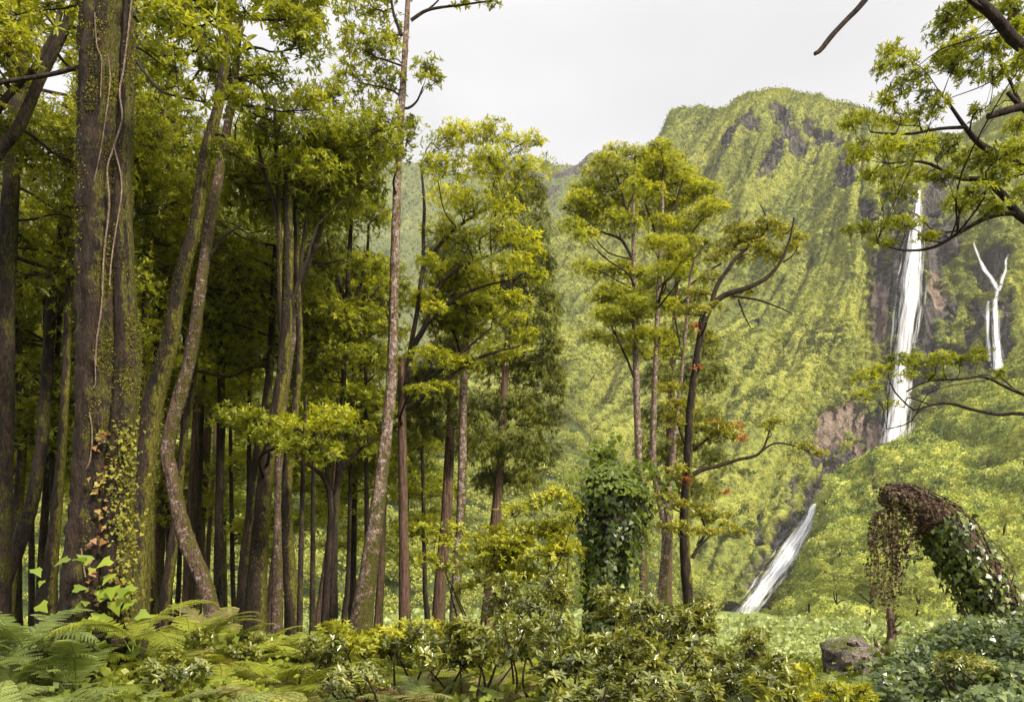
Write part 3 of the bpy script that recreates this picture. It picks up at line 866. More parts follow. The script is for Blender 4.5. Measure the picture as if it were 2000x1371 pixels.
def clump_foliage(fol, twg, br_mesh, skel, cl, spec, rng):
    """one mass of leaves hung on its own bough. cl = centre (3), radii (3)"""
    c, rad = cl[:3], cl[3:6]
    # bough from the skeleton
    d = np.linalg.norm(skel[:, :3] - c, axis=1)
    pen = np.clip(skel[:, 2] - (c[2] - 0.15 * d), 0, None) * 2.5
    i = int(np.argmin(d + pen))
    a = skel[i, :3]; tw = spec.get('tw', 0.8)
    r0 = min(skel[i, 3] * 0.55, (0.012 + 0.020 * d[i]) * tw)
    if d[i] > 0.15:
        n = unit(c - a)
        b1 = a + (c - a) * 0.35 + np.array([0, 0, 0.04 * d[i]]) + rng.normal(size=3) * 0.06 * d[i]
        b2 = a + (c - a) * 0.7 + rng.normal(size=3) * 0.07 * d[i]
        bp = tube(br_mesh, [[*a, r0], [*b1, r0 * 0.75], [*b2, r0 * 0.5], [*c, r0 * 0.22]], sides=5, step=max(0.1, d[i] / 8))
    else:
        bp = skel[i:i + 1]
    L = spec['L'] * rng.uniform(0.9, 1.1)
    area = rad[0] * rad[2]
    nw = int(DEN * spec.get('dens', 2.6) * area / (0.9 * L) ** 2) + 3
    nw = min(nw, 1600)
    ns = max(3, nw // 14)
    q = unit(rng.normal(size=(ns, 3))) * (rng.random((ns, 1)) ** 0.5) * 0.8
    sub = c + q * rad
    k = rng.integers(len(bp) // 2, len(bp), ns)
    st = bp[k, :3]
    mid = (st + sub) / 2 + rng.normal(size=sub.shape) * 0.08 * rad.mean()
    twigs(twg, st, mid, sub, np.full(ns, 0.008 * tw), 0.004 * tw, sides=4)
    w = rng.integers(0, ns, nw)
    v = unit(rng.normal(size=(nw, 3)))
    v[:, 2] = np.where((v[:, 2] < -0.25) & (rng.random(nw) < 0.7), -v[:, 2], v[:, 2])
    e = c + v * rad * (rng.random((nw, 1)) ** 0.35) * rng.uniform(0.85, 1.12, (nw, 1))
    # attach every spray to the nearest of the side twigs
    dd = np.linalg.norm(e[:, None] - sub[None], axis=2)
    w = np.argmin(dd, 1)
    s0 = sub[w]
    m2 = (s0 + e) / 2 + np.array([0, 0, -0.03]) * rad[2] + rng.normal(size=e.shape) * 0.05 * rad.mean()
    twigs(twg, s0, m2, e, np.full(nw, 0.004 * tw), 0.002 * tw)
    di = unit(e - s0) * 0.7 + np.array([0, 0, 0.55]) + rng.normal(size=e.shape) * 0.35
    if spec.get('hang'):
        di = unit(e - c) * 0.5 + np.array([0, 0, -0.7]) + rng.normal(size=e.shape) * 0.4
    rb = np.clip(rng.normal(0.5, 0.2, nw) + spec.get('bias', 0.0), 0, 1)
    leaves(fol, e, di, spec['n'], L, spec['W'], spec['th'], spec['droop'], spec.get('fine', False), rng, rb)

def build_tree(name, label, cat, Y, bark, trunk, stems=(), limbs=(), clumps=(), spec=PIT, auto=None, group=None,
               sides=12, rough=0.07, lobes=0.10, flare=0.22, seed=0, split=True, bare=(), more=0.0, rs_=1.0, ground=True, extra=(), depth=0.9, twigbark=None, step=0.15, moss=0):
    """trunk/stems/limbs: rows (px, py, width px, +depth) of the photograph, top first; clumps: (px, py, rx, ry, +depth)"""
    rng = np.random.default_rng(1000 + seed)
    T = to3(Y, trunk); T[:, 3] *= WID
    if T[0, 2] < T[-1, 2]: T = T[::-1]
    if ground:
        b = T[-1]
        gz = float(ground_z(b[0], b[1])) - 0.15
        if b[2] > gz + 0.05:
            d = (T[-1] - T[-2])[:3]; d = d / max(abs(d[2]), 0.2) * (b[2] - gz) * 0.6
            d[2] = gz - b[2]
            T = np.vstack([T, [*(b[:3] + d), b[3] * 1.15]])
    base = T[-1, :3].copy(); base[2] = max(base[2], float(ground_z(base[0], base[1])))
    root = empty(name, base, label=label, cat=cat, group=group)
    T = T[::-1]
    mb = MB()
    st = min(step, 0.01 * Y + 0.02)
    skel = [tube(mb, T, sides=sides, rough=rough, step=st, lobes=lobes, flare=flare, rscale=0.22)]
    mb.obj("trunk", bark, root, origin=base)
    for s in stems:
        S = to3(Y, s); S[:, 3] *= WID
        mb = MB()
        skel.append(tube(mb, S[::-1] if S[0, 2] > S[-1, 2] else S, sides=max(8, sides - 2), rough=rough, step=st, lobes=lobes))
        mb.obj("stem", bark, root, origin=base)
    for s in limbs:
        S = to3(Y, s)
        mb = MB()
        if S[0, 3] < S[-1, 3]: S = S[::-1]
        skel.append(tube(mb, S, sides=7, rough=0.06, step=0.12, wander=0.04))
        mb.obj("branch", twigbark or M_twig, root, origin=base)
    for s in bare:
        S = to3(Y, s)
        mb = MB(); tube(mb, S if S[0, 3] > S[-1, 3] else S[::-1], sides=8, rough=0.12, step=0.06, wander=0.03)
        mb.obj("branch", twigbark or M_twig, root, origin=base)
    skel = np.vstack(skel)
    if moss:
        mm = MB()
        ps = skel[skel[:, 3] > 0.04]
        k = rng.choice(len(ps), moss, p=ps[:, 3] / ps[:, 3].sum())
        a = rng.normal(-0.5, 1.0, moss)
        nn = np.stack([np.cos(a), np.sin(a), rng.normal(size=moss) * 0.2], -1)
        pp = ps[k, :3] + nn * ps[k, 3:4] * 1.0 + rng.normal(size=(moss, 3)) * np.array([0, 0, 0.05])
        keep = noise(pp * np.array([4, 4, 1.6])) > -0.05
        mm.add(*shards_on(pp[keep], unit(nn[keep]), 0.017, 3, rng, spread=1.2, up=-0.2))
        mm.obj("moss", M_mossleaf, root, smooth_shade=False, origin=base)
    fol, twg = MB(), MB()
    cls = []
    for q in clumps:
        px, py, rx, ry = q[:4]
        y = Y + (q[4] if len(q) > 4 else rng.normal() * depth * 0.5)
        rx *= rs_; ry *= rs_
        cls.append((*P(px, py, y), rx / F * y, rx / F * y * 0.9, ry / F * y))
        if rng.random() < more:
            y2 = y + rng.normal() * depth * .6
            cls.append((*P(px + rng.uniform(-1.3, 1.3) * rx, py + rng.uniform(-1.2, 1.4) * ry, y2), rx / F * y * .8, rx / F * y * .75, ry / F * y * .85))
    if auto:
        n, py_top, py_low, spread = auto[:4]
        rr = auto[4] if len(auto) > 4 else 62
        sk = skel[(HZ - (skel[:, 2] - CZ) / skel[:, 1] * F < py_low)]
        if len(sk) < 4: sk = skel[skel[:, 2] > np.percentile(skel[:, 2], 75)]
        sp = spread / F * Y
        for k in range(n):
            b = sk[rng.integers(0, len(sk))]
            a = rng.uniform(-0.5, math.pi + 0.5); q = sp * rng.uniform(0.25, 1) ** 0.7
            cz = b[2] + rng.uniform(0, 0.5) * sp
            if HZ - (cz - CZ) / b[1] * F < py_top: continue
            r = rr / F * Y * rng.uniform(0.7, 1.35)
            cls.append((b[0] + math.cos(a) * q, b[1] + math.sin(a) * q, cz, r, r, r * rng.uniform(0.4, 0.7)))
    for c in cls:
        bm = MB()
        if split: fol, twg = MB(), MB()
        clump_foliage(fol, twg, bm, skel, np.array(c), spec, rng)
        bo = bm.obj("branch", twigbark or M_twig, root, origin=base) if bm.n else root
        if split:
            fol.obj("foliage", spec['mat'], bo, smooth_shade=False, origin=base, second=(twg, twigbark or M_twig)); fol, twg = MB(), MB()
    if fol.n: fol.obj("foliage", spec['mat'], root, smooth_shade=False, origin=base, second=(twg, twigbark or M_twig))
    for (nm, mat, cl2, sp2) in extra:
        f2, t2 = MB(), MB()
        for q in cl2:
            y = Y + (q[4] if len(q) > 4 else 0)
            clump_foliage(f2, t2, MB(), skel, np.array((*P(q[0], q[1], y), q[2] / F * y, q[2] / F * y, q[3] / F * y)), sp2, rng)
        f2.obj(nm, mat, root, smooth_shade=False, origin=base)
    return root, skel

def copy_tree(root, loc, rz, s=1.0, label=None):
    r = root.copy(); link(r)
    r.location = Vector([float(v) for v in loc]); r.rotation_euler = (0, 0, rz); r.scale = (s, s, s)
    if label: r["label"] = label
    for ch in root.children:
        c = ch.copy(); link(c); c.parent = r
        for g in ch.children:
            d = g.copy(); link(d); d.parent = c
    return r
# ------------------------------------------------------------------ the trees that can be told apart
def AU(n, *a):
    return (int(n * 1.0), *a)
def S(**k):
    d = dict(PIT); d.update(k); return d
DK = S(mat=M_leafdark, dens=2.7)
NEAR = S(mat=M_leafdark, L=0.125, fine=True, dens=3.4)

CED = dict(mat=M_needle, L=0.26, W=0.065, n=9, th=(10, 60), droop=0.35, dens=15.0, hang=True)
CLOUD = S(mat=M_leafyel, L=0.10, W=0.15, dens=4.6, n=9)

big, big_skel = build_tree("big_mossy_tree", "huge old mossy trunk with pale creepers, thickest tree at the left", "tree", 9.0, M_big,
    [(212, -120, 116), (206, 100, 116), (198, 300, 114), (202, 500, 118), (204, 650, 120), (200, 800, 116), (192, 1000, 116), (186, 1150, 132), (192, 1280, 180)],
    stems=[[(262, -120, 26, -.1), (254, 0, 30, -.1), (246, 200, 36, -.12), (238, 400, 46, -.15), (246, 600, 50, -.15), (250, 690, 58, -.12), (243, 800, 60, -.15), (232, 1000, 62, -.18), (236, 1150, 74, -.25), (256, 1300, 80, -.35), (262, 1420, 90, -.4)]],
    limbs=[[(160, 130, 9), (80, 150, 8), (0, 165, 8), (-80, 190, 6)], [(258, 110, 7), (300, 160, 6, -.3), (330, 185, 5, -.5), (400, 200, 3, -.8)]],
    clumps=[(330, 40, 70, 40, -1), (420, 80, 70, 30, -1), (395, 190, 40, 18, -.8), (90, 20, 70, 40, 1), (20, 90, 60, 40, 1.5), (320, 130, 50, 30, 1), (450, 20, 70, 40, 0), (560, 40, 60, 40, 1), (130, -60, 100, 60, 0), (300, -60, 100, 60, 0), (500, -60, 90, 50, -.5)],
    spec=NEAR, sides=72, rough=0.13, lobes=0.22, flare=0.08, step=0.06, seed=1, moss=30000)
build_tree("edge_tree", "dark mossy trunk cut by the left edge of the frame", "tree", 13, M_darkb,
    [(62, -80, 28), (55, 0, 30), (40, 150, 34), (22, 350, 38), (12, 560, 40), (8, 800, 44), (-4, 1120, 52)], auto=AU(16, -100, 600, 240, 90), spec=DK, seed=2)
build_tree("leaning_tree", "dark tree leaning in from beyond the left edge, upper left corner", "tree", 11, M_darkb,
    [(172, -60, 16), (130, 50, 22), (80, 150, 25), (35, 250, 27), (-15, 312, 28), (-140, 500, 34), (-280, 900, 40), (-330, 1230, 46)],
    limbs=[[(125, -20, 9), (108, 60, 11), (62, 140, 12), (5, 200, 13), (-60, 330, 14)]], auto=AU(12, -150, 300, 200, 100), spec=DK, seed=3)
build_tree("slanting_tree", "slender trunk slanting down to the bottom left corner", "tree", 15, M_darkb,
    [(152, 180, 16), (137, 330, 20), (124, 430, 22), (106, 520, 24), (97, 640, 25), (90, 760, 27), (80, 880, 28), (60, 990, 30), (30, 1080, 32), (2, 1150, 36)], auto=AU(14, -50, 700, 190, 90), spec=DK, seed=4)
build_tree("slim_tree", "thin reddish trunk close to the left edge, behind the slanting one", "tree", 17.5, M_mossy,
    [(48, 420, 10), (40, 560, 14), (36, 700, 16), (44, 850, 20), (34, 1000, 24), (20, 1120, 28)], auto=AU(12, 200, 900, 150, 75), spec=DK, seed=5)
build_tree("slim_tree", "narrow dark stem just left of the huge mossy trunk, forked high up", "tree", 19, M_darkb,
    [(120, 560, 10), (112, 690, 12), (102, 800, 16), (96, 900, 18), (88, 1000, 18), (80, 1140, 20)], limbs=[[(104, 790, 8), (120, 720, 6), (138, 650, 5)]], auto=AU(10, 100, 850, 140, 75), spec=DK, seed=6)
build_tree("dark_tree", "dark trunk half hidden behind the left side of the huge mossy one", "tree", 14, M_mossy,
    [(140, 300, 14), (136, 500, 16), (128, 750, 19), (119, 900, 22), (108, 1020, 26), (94, 1150, 32)], auto=AU(8, -50, 500, 200, 85), spec=DK, seed=7)
build_tree("forked_tree", "slim trunk with a small fork at the top, right beside the huge mossy trunk", "tree", 16, M_mossy,
    [(330, 130, 6), (318, 250, 9), (305, 330, 12), (297, 372, 16), (287, 480, 18), (284, 600, 18), (282, 700, 20), (270, 900, 24), (264, 1160, 28)],
    limbs=[[(352, 262, 6), (340, 290, 7), (318, 340, 9), (302, 366, 10)]], auto=AU(14, -20, 640, 150, 70), spec=DK, seed=8)
build_tree("slim_tree", "thin mossy trunk between the forked tree and the thick leaning one", "tree", 19, M_mossy,
    [(332, 150, 10), (324, 380, 15), (318, 500, 18), (310, 640, 18), (301, 800, 20), (292, 1000, 22), (298, 1190, 24)], auto=AU(14, -20, 800, 150, 70), spec=DK, seed=9)
build_tree("leaning_mossy_tree", "thick mossy trunk leaning right, second thickest, beside the huge one", "tree", 12.5, M_mossy,
    [(450, -60, 14), (445, 60, 18), (438, 120, 21), (426, 210, 25), (402, 300, 27), (383, 430, 29), (352, 550, 34), (328, 680, 41), (301, 780, 46), (285, 880, 52), (272, 1000, 58), (262, 1150, 66)],
    limbs=[[(520, 330, 3), (480, 300, 5), (445, 270, 6), (415, 262, 8)]], auto=AU(8, -100, 130, 190, 75),
    clumps=[(470, 205, 45, 30, -.5), (455, 300, 40, 25, -.3), (350, 60, 60, 35), (530, 150, 60, 30), (600, 90, 60, 40)], spec=S(L=0.12, fine=True, dens=3.7), sides=24, rough=.12, flare=.35, seed=10, moss=6000)
build_tree("crooked_tree", "crooked tree whose blotched pale foot bends sharply to the right", "tree", 13.2, M_birch,
    [(470, 40, 12), (452, 200, 18), (432, 320, 22), (414, 410, 24), (393, 550, 27), (373, 690, 30), (347, 790, 32), (328, 865, 33), (330, 905, 33), (346, 985, 35), (366, 1060, 40), (392, 1120, 37), (412, 1185, 35)],
    limbs=[[(400, 520, 6), (430, 470, 6), (470, 440, 4)]], auto=AU(8, -80, 230, 200, 75), spec=S(L=0.12, fine=True, dens=3.4), sides=20, rough=.12, lobes=.18, flare=.1, seed=11, moss=2500)
build_tree("slim_tree", "thin dark stem right of the crooked blotched tree, bowed at its foot", "tree", 18, M_mossy,
    [(392, 420, 9), (386, 560, 12), (378, 740, 15), (362, 830, 17), (350, 950, 20), (336, 1080, 24), (318, 1200, 26)], auto=AU(12, 50, 760, 150, 70), spec=DK, seed=12)
build_tree("straight_dark_tree", "straight nearly black trunk with two short forks, left of centre", "tree", 20, M_darkb,
    [(418, 380, 8), (425, 560, 14), (431, 700, 18), (431, 850, 20), (428, 1000, 20), (426, 1190, 24)],
    limbs=[[(432, 725, 9), (452, 670, 8), (468, 625, 5)], [(430, 705, 8), (412, 660, 7), (400, 610, 5)]], auto=AU(16, 60, 720, 150, 66), spec=PIT, seed=13)
for k, (lab, Y, pts) in enumerate([
    ("reddish cedar trunk behind the foot of the crooked blotched tree", 27, [(425, 300, 10), (412, 700, 14), (405, 860, 18), (397, 960, 21), (388, 1080, 25), (382, 1200, 28)]),
    ("thin reddish cedar pole just right of the cedar behind the crooked tree", 30, [(432, 500, 6), (420, 860, 9), (408, 1050, 11), (402, 1190, 12)]),
    ("reddish cedar trunk showing between the thick leaning tree and the crooked one", 26, [(345, 400, 10), (330, 800, 18), (320, 950, 22), (310, 1080, 26), (304, 1200, 28)]),
    ("broad cedar foot close under the crooked blotched trunk", 25, [(392, 640, 14), (380, 900, 22), (373, 1040, 28), (369, 1200, 34)]),
    ("reddish cedar trunk close behind the left mossy trunk of the middle pair", 23, [(585, 500, 8), (565, 800, 14), (550, 960, 19), (545, 1040, 23), (535, 1140, 26), (524, 1262, 30)]),
    ("tapering reddish cedar trunk behind the forked stems left of centre", 24, [(672, 500, 8), (662, 800, 14), (653, 980, 20), (645, 1070, 25), (632, 1180, 32), (621, 1262, 38)]),
    ("short reddish cedar trunk showing right of the tall mossy trunk's foot", 26, [(762, 700, 10), (752, 900, 14), (746, 1080, 18), (742, 1160, 20), (738, 1235, 22)])]):
    build_tree("cedar_tree", lab, "tree", Y, M_cedar, pts, spec=CED, auto=AU(7, 100, 700, 90, 55), lobes=.06, flare=.2, seed=30 + k, group="cedars with reddish bark")
build_tree("mossy_tree", "dark trunk with a bright moss edge, left one of the middle pair", "tree", 15, M_mossy,
    [(558, 330, 17), (563, 450, 22), (561, 600, 26), (552, 720, 28), (536, 830, 32), (523, 900, 34), (512, 1000, 38), (503, 1120, 44), (499, 1260, 52)],
    stems=[[(536, 200, 8), (540, 300, 11), (545, 430, 13), (546, 560, 14), (551, 690, 16), (548, 790, 18)]],
    limbs=[[(500, 250, 4), (515, 330, 6), (530, 380, 8), (545, 470, 8)], [(620, 440, 4), (600, 500, 6), (580, 560, 8), (562, 620, 9)]],
    auto=AU(8, 20, 400, 190, 75), clumps=[(480, 820, 70, 30, -1.5), (530, 860, 60, 22, -1.5), (590, 880, 60, 26, -1.8)], spec=S(fine=True, dens=4.1), sides=20, rough=.12, seed=14, moss=4500)
build_tree("mossy_tree", "brown trunk with many upright stems, right one of the middle pair", "tree", 15.6, M_mossy,
    [(573, 250, 8), (577, 350, 11), (579, 450, 13), (581, 560, 14), (585, 680, 17), (576, 800, 20), (562, 900, 23), (560, 1000, 26), (566, 1120, 30), (574, 1270, 38)],
    limbs=[[(610, 330, 4), (603, 400, 6), (596, 460, 7), (583, 540, 8)]], auto=AU(8, 20, 400, 190, 75), spec=S(fine=True, dens=4.1), sides=18, rough=.12, seed=15, moss=2000)
build_tree("mossy_tree", "dark mossy trunk just behind and left of the middle pair", "tree", 18.5, M_mossy,
    [(538, 480, 12), (528, 700, 18), (518, 800, 22), (502, 900, 26), (492, 1000, 28), (480, 1100, 30), (474, 1230, 36)], auto=AU(10, 100, 760, 160, 66), seed=16)
build_tree("pale_tree", "pale crooked stem rising behind the middle pair of trunks", "tree", 17.2, M_birch,
    [(642, 290, 8), (634, 400, 12), (622, 460, 14), (599, 520, 17), (586, 570, 18), (573, 650, 19), (559, 740, 21), (549, 830, 21), (545, 1000, 24), (540, 1250, 28)],
    auto=AU(10, 60, 560, 160, 66), seed=17)
build_tree("twin_stem_tree", "low forked tree of two thin dark stems, left of the tall pale trunk", "tree", 19, M_darkb,
    [(690, 300, 7), (686, 430, 9), (680, 550, 12), (673, 700, 13), (668, 800, 15), (663, 900, 16), (655, 1000, 17), (652, 1100, 18), (651, 1235, 24)],
    stems=[[(588, 902, 6), (612, 914, 10), (636, 938, 15), (648, 990, 20), (644, 1080, 22), (638, 1180, 24), (636, 1240, 26)]],
    limbs=[[(720, 440, 4), (716, 500, 6), (702, 560, 8), (682, 610, 9)], [(640, 470, 4), (652, 520, 6), (668, 570, 8), (680, 600, 8)], [(740, 560, 4), (712, 600, 6), (690, 650, 8), (674, 690, 9)],
           [(642, 880, 6), (640, 930, 10), (650, 985, 14)], [(740, 850, 3), (700, 880, 6), (668, 915, 8), (655, 960, 9)]],
    clumps=[(690, 380, 60, 40), (640, 440, 60, 40), (730, 430, 45, 40), (620, 520, 50, 40), (730, 530, 40, 40), (700, 620, 55, 35), (630, 640, 60, 40), (680, 700, 60, 30), (610, 740, 60, 35), (700, 780, 50, 30),
            (640, 820, 60, 30, -1), (580, 850, 60, 30, -1), (700, 850, 50, 26, -1), (560, 790, 50, 30), (620, 885, 50, 18, -1), (740, 700, 40, 30), (690, 300, 50, 40), (630, 330, 60, 40), (670, 880, 50, 20, .5)], spec=S(dens=4.1), seed=18)
build_tree("tall_pale_tree", "tallest slim pale trunk right of centre-left, mossy and thick at the foot", "tree", 18, M_pale,
    [(806, -120, 9), (800, -60, 10), (794, 50, 13), (788, 150, 15), (782, 250, 17), (776, 350, 19), (773, 450, 21), (770, 550, 22), (768, 650, 24), (764, 750, 26), (756, 830, 29), (746, 920, 32), (735, 1010, 36), (725, 1080, 39), (711, 1180, 45), (704, 1245, 50)],
    limbs=[[(960, 2, 3), (900, 10, 4), (860, 14, 5), (830, 22, 6), (803, 40, 7)], [(762, -20, 5), (770, 30, 6), (784, 70, 7)], [(826, 170, 3), (815, 195, 4), (800, 210, 5), (788, 212, 5)], [(870, -30, 3), (855, 0, 3), (835, 20, 4)]],
    clumps=[(740, 110, 45, 35), (755, 165, 40, 30), (830, 140, 36, 26, -.2), (845, 160, 24, 16, -.4), (700, 90, 50, 35), (765, 80, 30, 20), (955, 4, 34, 9, 0), (900, 4, 22, 8, 0), (740, 220, 40, 30), (720, 30, 60, 40), (690, 160, 50, 40), (770, 300, 20, 20), (800, 250, 12, 26), (780, -30, 60, 25)],
    spec=S(mat=M_leafdark, L=0.13, fine=True, dens=2.7), sides=24, rough=.09, flare=.35, seed=19, moss=3500)
build_tree("spreading_tree", "leafy tree with layered bright crowns spreading over the centre", "tree", 21.5, M_cedar,
    [(785, 700, 16), (785, 800, 20), (787, 950, 23), (789, 1080, 25), (791, 1220, 30)],
    limbs=[[(960, 498, 4), (905, 520, 7), (855, 560, 9), (832, 635, 11), (803, 690, 12), (786, 790, 13)], [(822, 320, 4), (828, 400, 6), (826, 500, 8), (816, 600, 9), (800, 690, 10)],
           [(1015, 676, 3), (960, 690, 5), (905, 715, 7), (845, 765, 8), (788, 800, 10)], [(1010, 545, 3), (940, 560, 5), (880, 590, 7), (834, 632, 9)], [(960, 640, 3), (900, 690, 5), (850, 730, 7), (800, 760, 8)],
           [(1040, 350, 3), (980, 390, 5), (900, 440, 6), (840, 500, 7), (824, 540, 8)]],
    clumps=[(870, 285, 40, 26), (920, 275, 45, 22), (965, 262, 40, 24), (1005, 285, 42, 20), (1045, 275, 24, 16), (1040, 330, 50, 16), (850, 330, 35, 30), (900, 335, 50, 26), (960, 320, 55, 26), (985, 360, 60, 24), (880, 390, 50, 26), (930, 400, 60, 26), (990, 410, 40, 22),
            (860, 450, 45, 26), (910, 470, 55, 24), (970, 455, 60, 24), (1020, 475, 50, 22), (1045, 500, 24, 20), (900, 530, 50, 22), (960, 525, 60, 20), (1010, 515, 40, 20), (840, 520, 30, 24), (870, 570, 50, 24),
            (930, 600, 55, 26), (980, 625, 60, 26), (1025, 665, 34, 26), (870, 640, 55, 28), (920, 660, 60, 26), (970, 690, 55, 20), (840, 700, 50, 26), (900, 720, 50, 20), (860, 760, 40, 16), (830, 590, 35, 26), (1000, 590, 40, 20), (940, 560, 40, 20)],
    spec=S(mat=M_leafyel, L=0.12, dens=3.9, bias=0.0), seed=20, depth=2.2, more=.35)
build_tree("purple_trunked_cedar", "straight purplish brown trunk left of the pale mottled one, centre", "tree", 25, M_cedar,
    [(896, 500, 12), (891, 640, 17), (885, 750, 21), (879, 850, 23), (872, 1000, 27), (861, 1130, 29), (854, 1250, 33)], limbs=[[(960, 790, 3), (930, 800, 5), (885, 830, 7)]],
    clumps=[(880, 700, 55, 45), (860, 780, 50, 40), (900, 600, 60, 50), (840, 840, 36, 30), (920, 820, 40, 30), (880, 500, 55, 50), (920, 880, 34, 26)], spec=CED, seed=21)
build_tree("mottled_tree", "pale mottled trunk with moss cushions between two reddish ones, centre", "tree", 23, M_pale,
    [(918, 560, 10), (912, 640, 14), (907, 720, 17), (904, 830, 19), (902, 950, 23), (898, 1050, 23), (891, 1150, 25), (888, 1250, 28)], limbs=[[(870, 620, 3), (890, 660, 5), (906, 730, 6)]], auto=AU(6, 450, 640, 60, 45), seed=22)
build_tree("cedar_tree", "tall cedar with dark drooping sprays right of the spreading tree", "tree", 28, M_cedar,
    [(1008, 400, 8), (1000, 560, 11), (990, 680, 15), (984, 780, 18), (979, 870, 20), (973, 960, 24), (965, 1050, 28), (955, 1190, 34)],
    clumps=[(1035, 385, 40, 40), (1000, 400, 40, 40), (1050, 440, 30, 34), (1010, 470, 60, 40), (1060, 520, 30, 40), (1020, 560, 60, 45), (1075, 600, 26, 40), (970, 570, 50, 40), (1030, 640, 60, 45), (1080, 680, 24, 30), (980, 720, 60, 45), (1050, 730, 50, 45),
            (1085, 760, 22, 40), (1010, 800, 60, 40), (1060, 820, 45, 40), (950, 800, 50, 45), (1000, 870, 60, 36), (1050, 890, 45, 36), (950, 880, 55, 40), (1010, 940, 50, 30), (960, 940, 40, 30), (920, 850, 40, 40)], spec=CED, group=None, seed=23, depth=1.5)
build_tree("cloud_crowned_tree", "slim spotted pale trunk with flat cloud shaped crowns, left of the pair", "tree", 32, M_pale,
    [(1240, 300, 5), (1237, 420, 8), (1238, 550, 11), (1240, 650, 14), (1243, 750, 16), (1246, 850, 17), (1250, 950, 18), (1256, 1100, 22), (1258, 1200, 24)],
    limbs=[[(1150, 440, 3), (1180, 455, 4), (1215, 470, 6), (1237, 510, 7)], [(1200, 330, 3), (1215, 380, 4), (1230, 430, 5)], [(1195, 640, 3), (1215, 680, 4), (1240, 740, 6)]],
    clumps=[(1240, 305, 33.6, 14.4), (1205, 302, 38.08, 15.6), (1180, 318, 33.6, 15.6), (1165, 345, 38.08, 16.8), (1215, 340, 40.32, 18), (1145, 375, 38.08, 16.8), (1185, 375, 40.32, 18), (1125, 410, 38.08, 15.6), (1165, 412, 40.32, 18), (1115, 442, 33.6, 13.2), (1150, 444, 38.08, 14.4), (1215, 400, 33.6, 21.6), (1225, 440, 31.36, 24), (1240, 370, 29.12, 18),
            (1180, 535, 38.08, 14.4), (1215, 525, 29.12, 16.8), (1195, 570, 38.08, 15.6), (1225, 585, 42.56, 18), (1180, 610, 29.12, 13.2), (1215, 630, 38.08, 16.8), (1250, 620, 29.12, 19.2), (1210, 668, 38.08, 16.8), (1240, 690, 38.08, 16.8), (1260, 655, 33.6, 16.8), (1170, 585, 26.88, 12), (1245, 540, 29.12, 19.2)],
    spec=CLOUD, seed=24, depth=2.0, sides=10, more=.6, rs_=1.06)
build_tree("cloud_crowned_tree", "slim trunk with domed bright cloud crowns, tallest top before the cliff", "tree", 33.5, M_pale,
    [(1292, 285, 5), (1294, 400, 8), (1290, 500, 12), (1285, 600, 13), (1281, 700, 14), (1277, 800, 14), (1276, 900, 16), (1285, 960, 18), (1300, 1040, 21), (1296, 1150, 26)],
    limbs=[[(1370, 430, 3), (1340, 470, 4), (1310, 500, 6), (1290, 530, 7)], [(1335, 350, 3), (1318, 400, 4), (1300, 440, 5)], [(1260, 400, 3), (1275, 440, 4), (1288, 480, 5)]],
    clumps=[(1290, 290, 26.88, 15.6), (1268, 310, 29.12, 16.8), (1310, 315, 31.36, 16.8), (1290, 335, 38.08, 19.2), (1335, 345, 33.6, 18), (1260, 350, 31.36, 19.2), (1315, 360, 38.08, 19.2), (1360, 378, 33.6, 15.6), (1340, 390, 33.6, 18), (1385, 402, 26.88, 13.2), (1280, 385, 33.6, 19.2), (1365, 425, 40.32, 15.6), (1310, 405, 33.6, 18), (1260, 420, 29.12, 16.8),
            (1335, 450, 33.6, 14.4), (1290, 440, 31.36, 19.2), (1310, 480, 38.08, 16.8), (1275, 480, 29.12, 19.2), (1350, 475, 26.88, 13.2), (1295, 530, 33.6, 18), (1330, 520, 24.64, 14.4), (1270, 560, 29.12, 19.2), (1300, 600, 29.12, 19.2), (1290, 660, 26.88, 19.2)],
    spec=CLOUD, seed=25, depth=2.0, sides=10, more=.6, rs_=1.06)
build_tree("cedar_tree", "dim cedar standing behind the cloud crowned pair and the gnarled tree", "tree", 37, M_cedar,
    [(1325, 480, 6), (1318, 620, 12), (1310, 800, 18), (1305, 1000, 24), (1300, 1155, 32)],
    clumps=[(1330, 520, 30, 30), (1300, 590, 34, 36), (1345, 590, 30, 34), (1320, 660, 44, 36), (1380, 690, 30, 30), (1400, 740, 26, 36), (1350, 740, 40, 36), (1290, 740, 40, 34), (1330, 810, 44, 34), (1380, 820, 34, 30), (1280, 820, 34, 34), (1390, 900, 34, 30), (1320, 880, 40, 34), (1370, 960, 36, 26), (1290, 900, 34, 30), (1260, 880, 26, 30), (1330, 950, 40, 26)],
    spec=dict(CED, dens=11.0), seed=26, depth=1.5)
SMALL = S(mat=M_olive, L=0.11, W=0.24, n=7, dens=4.2)
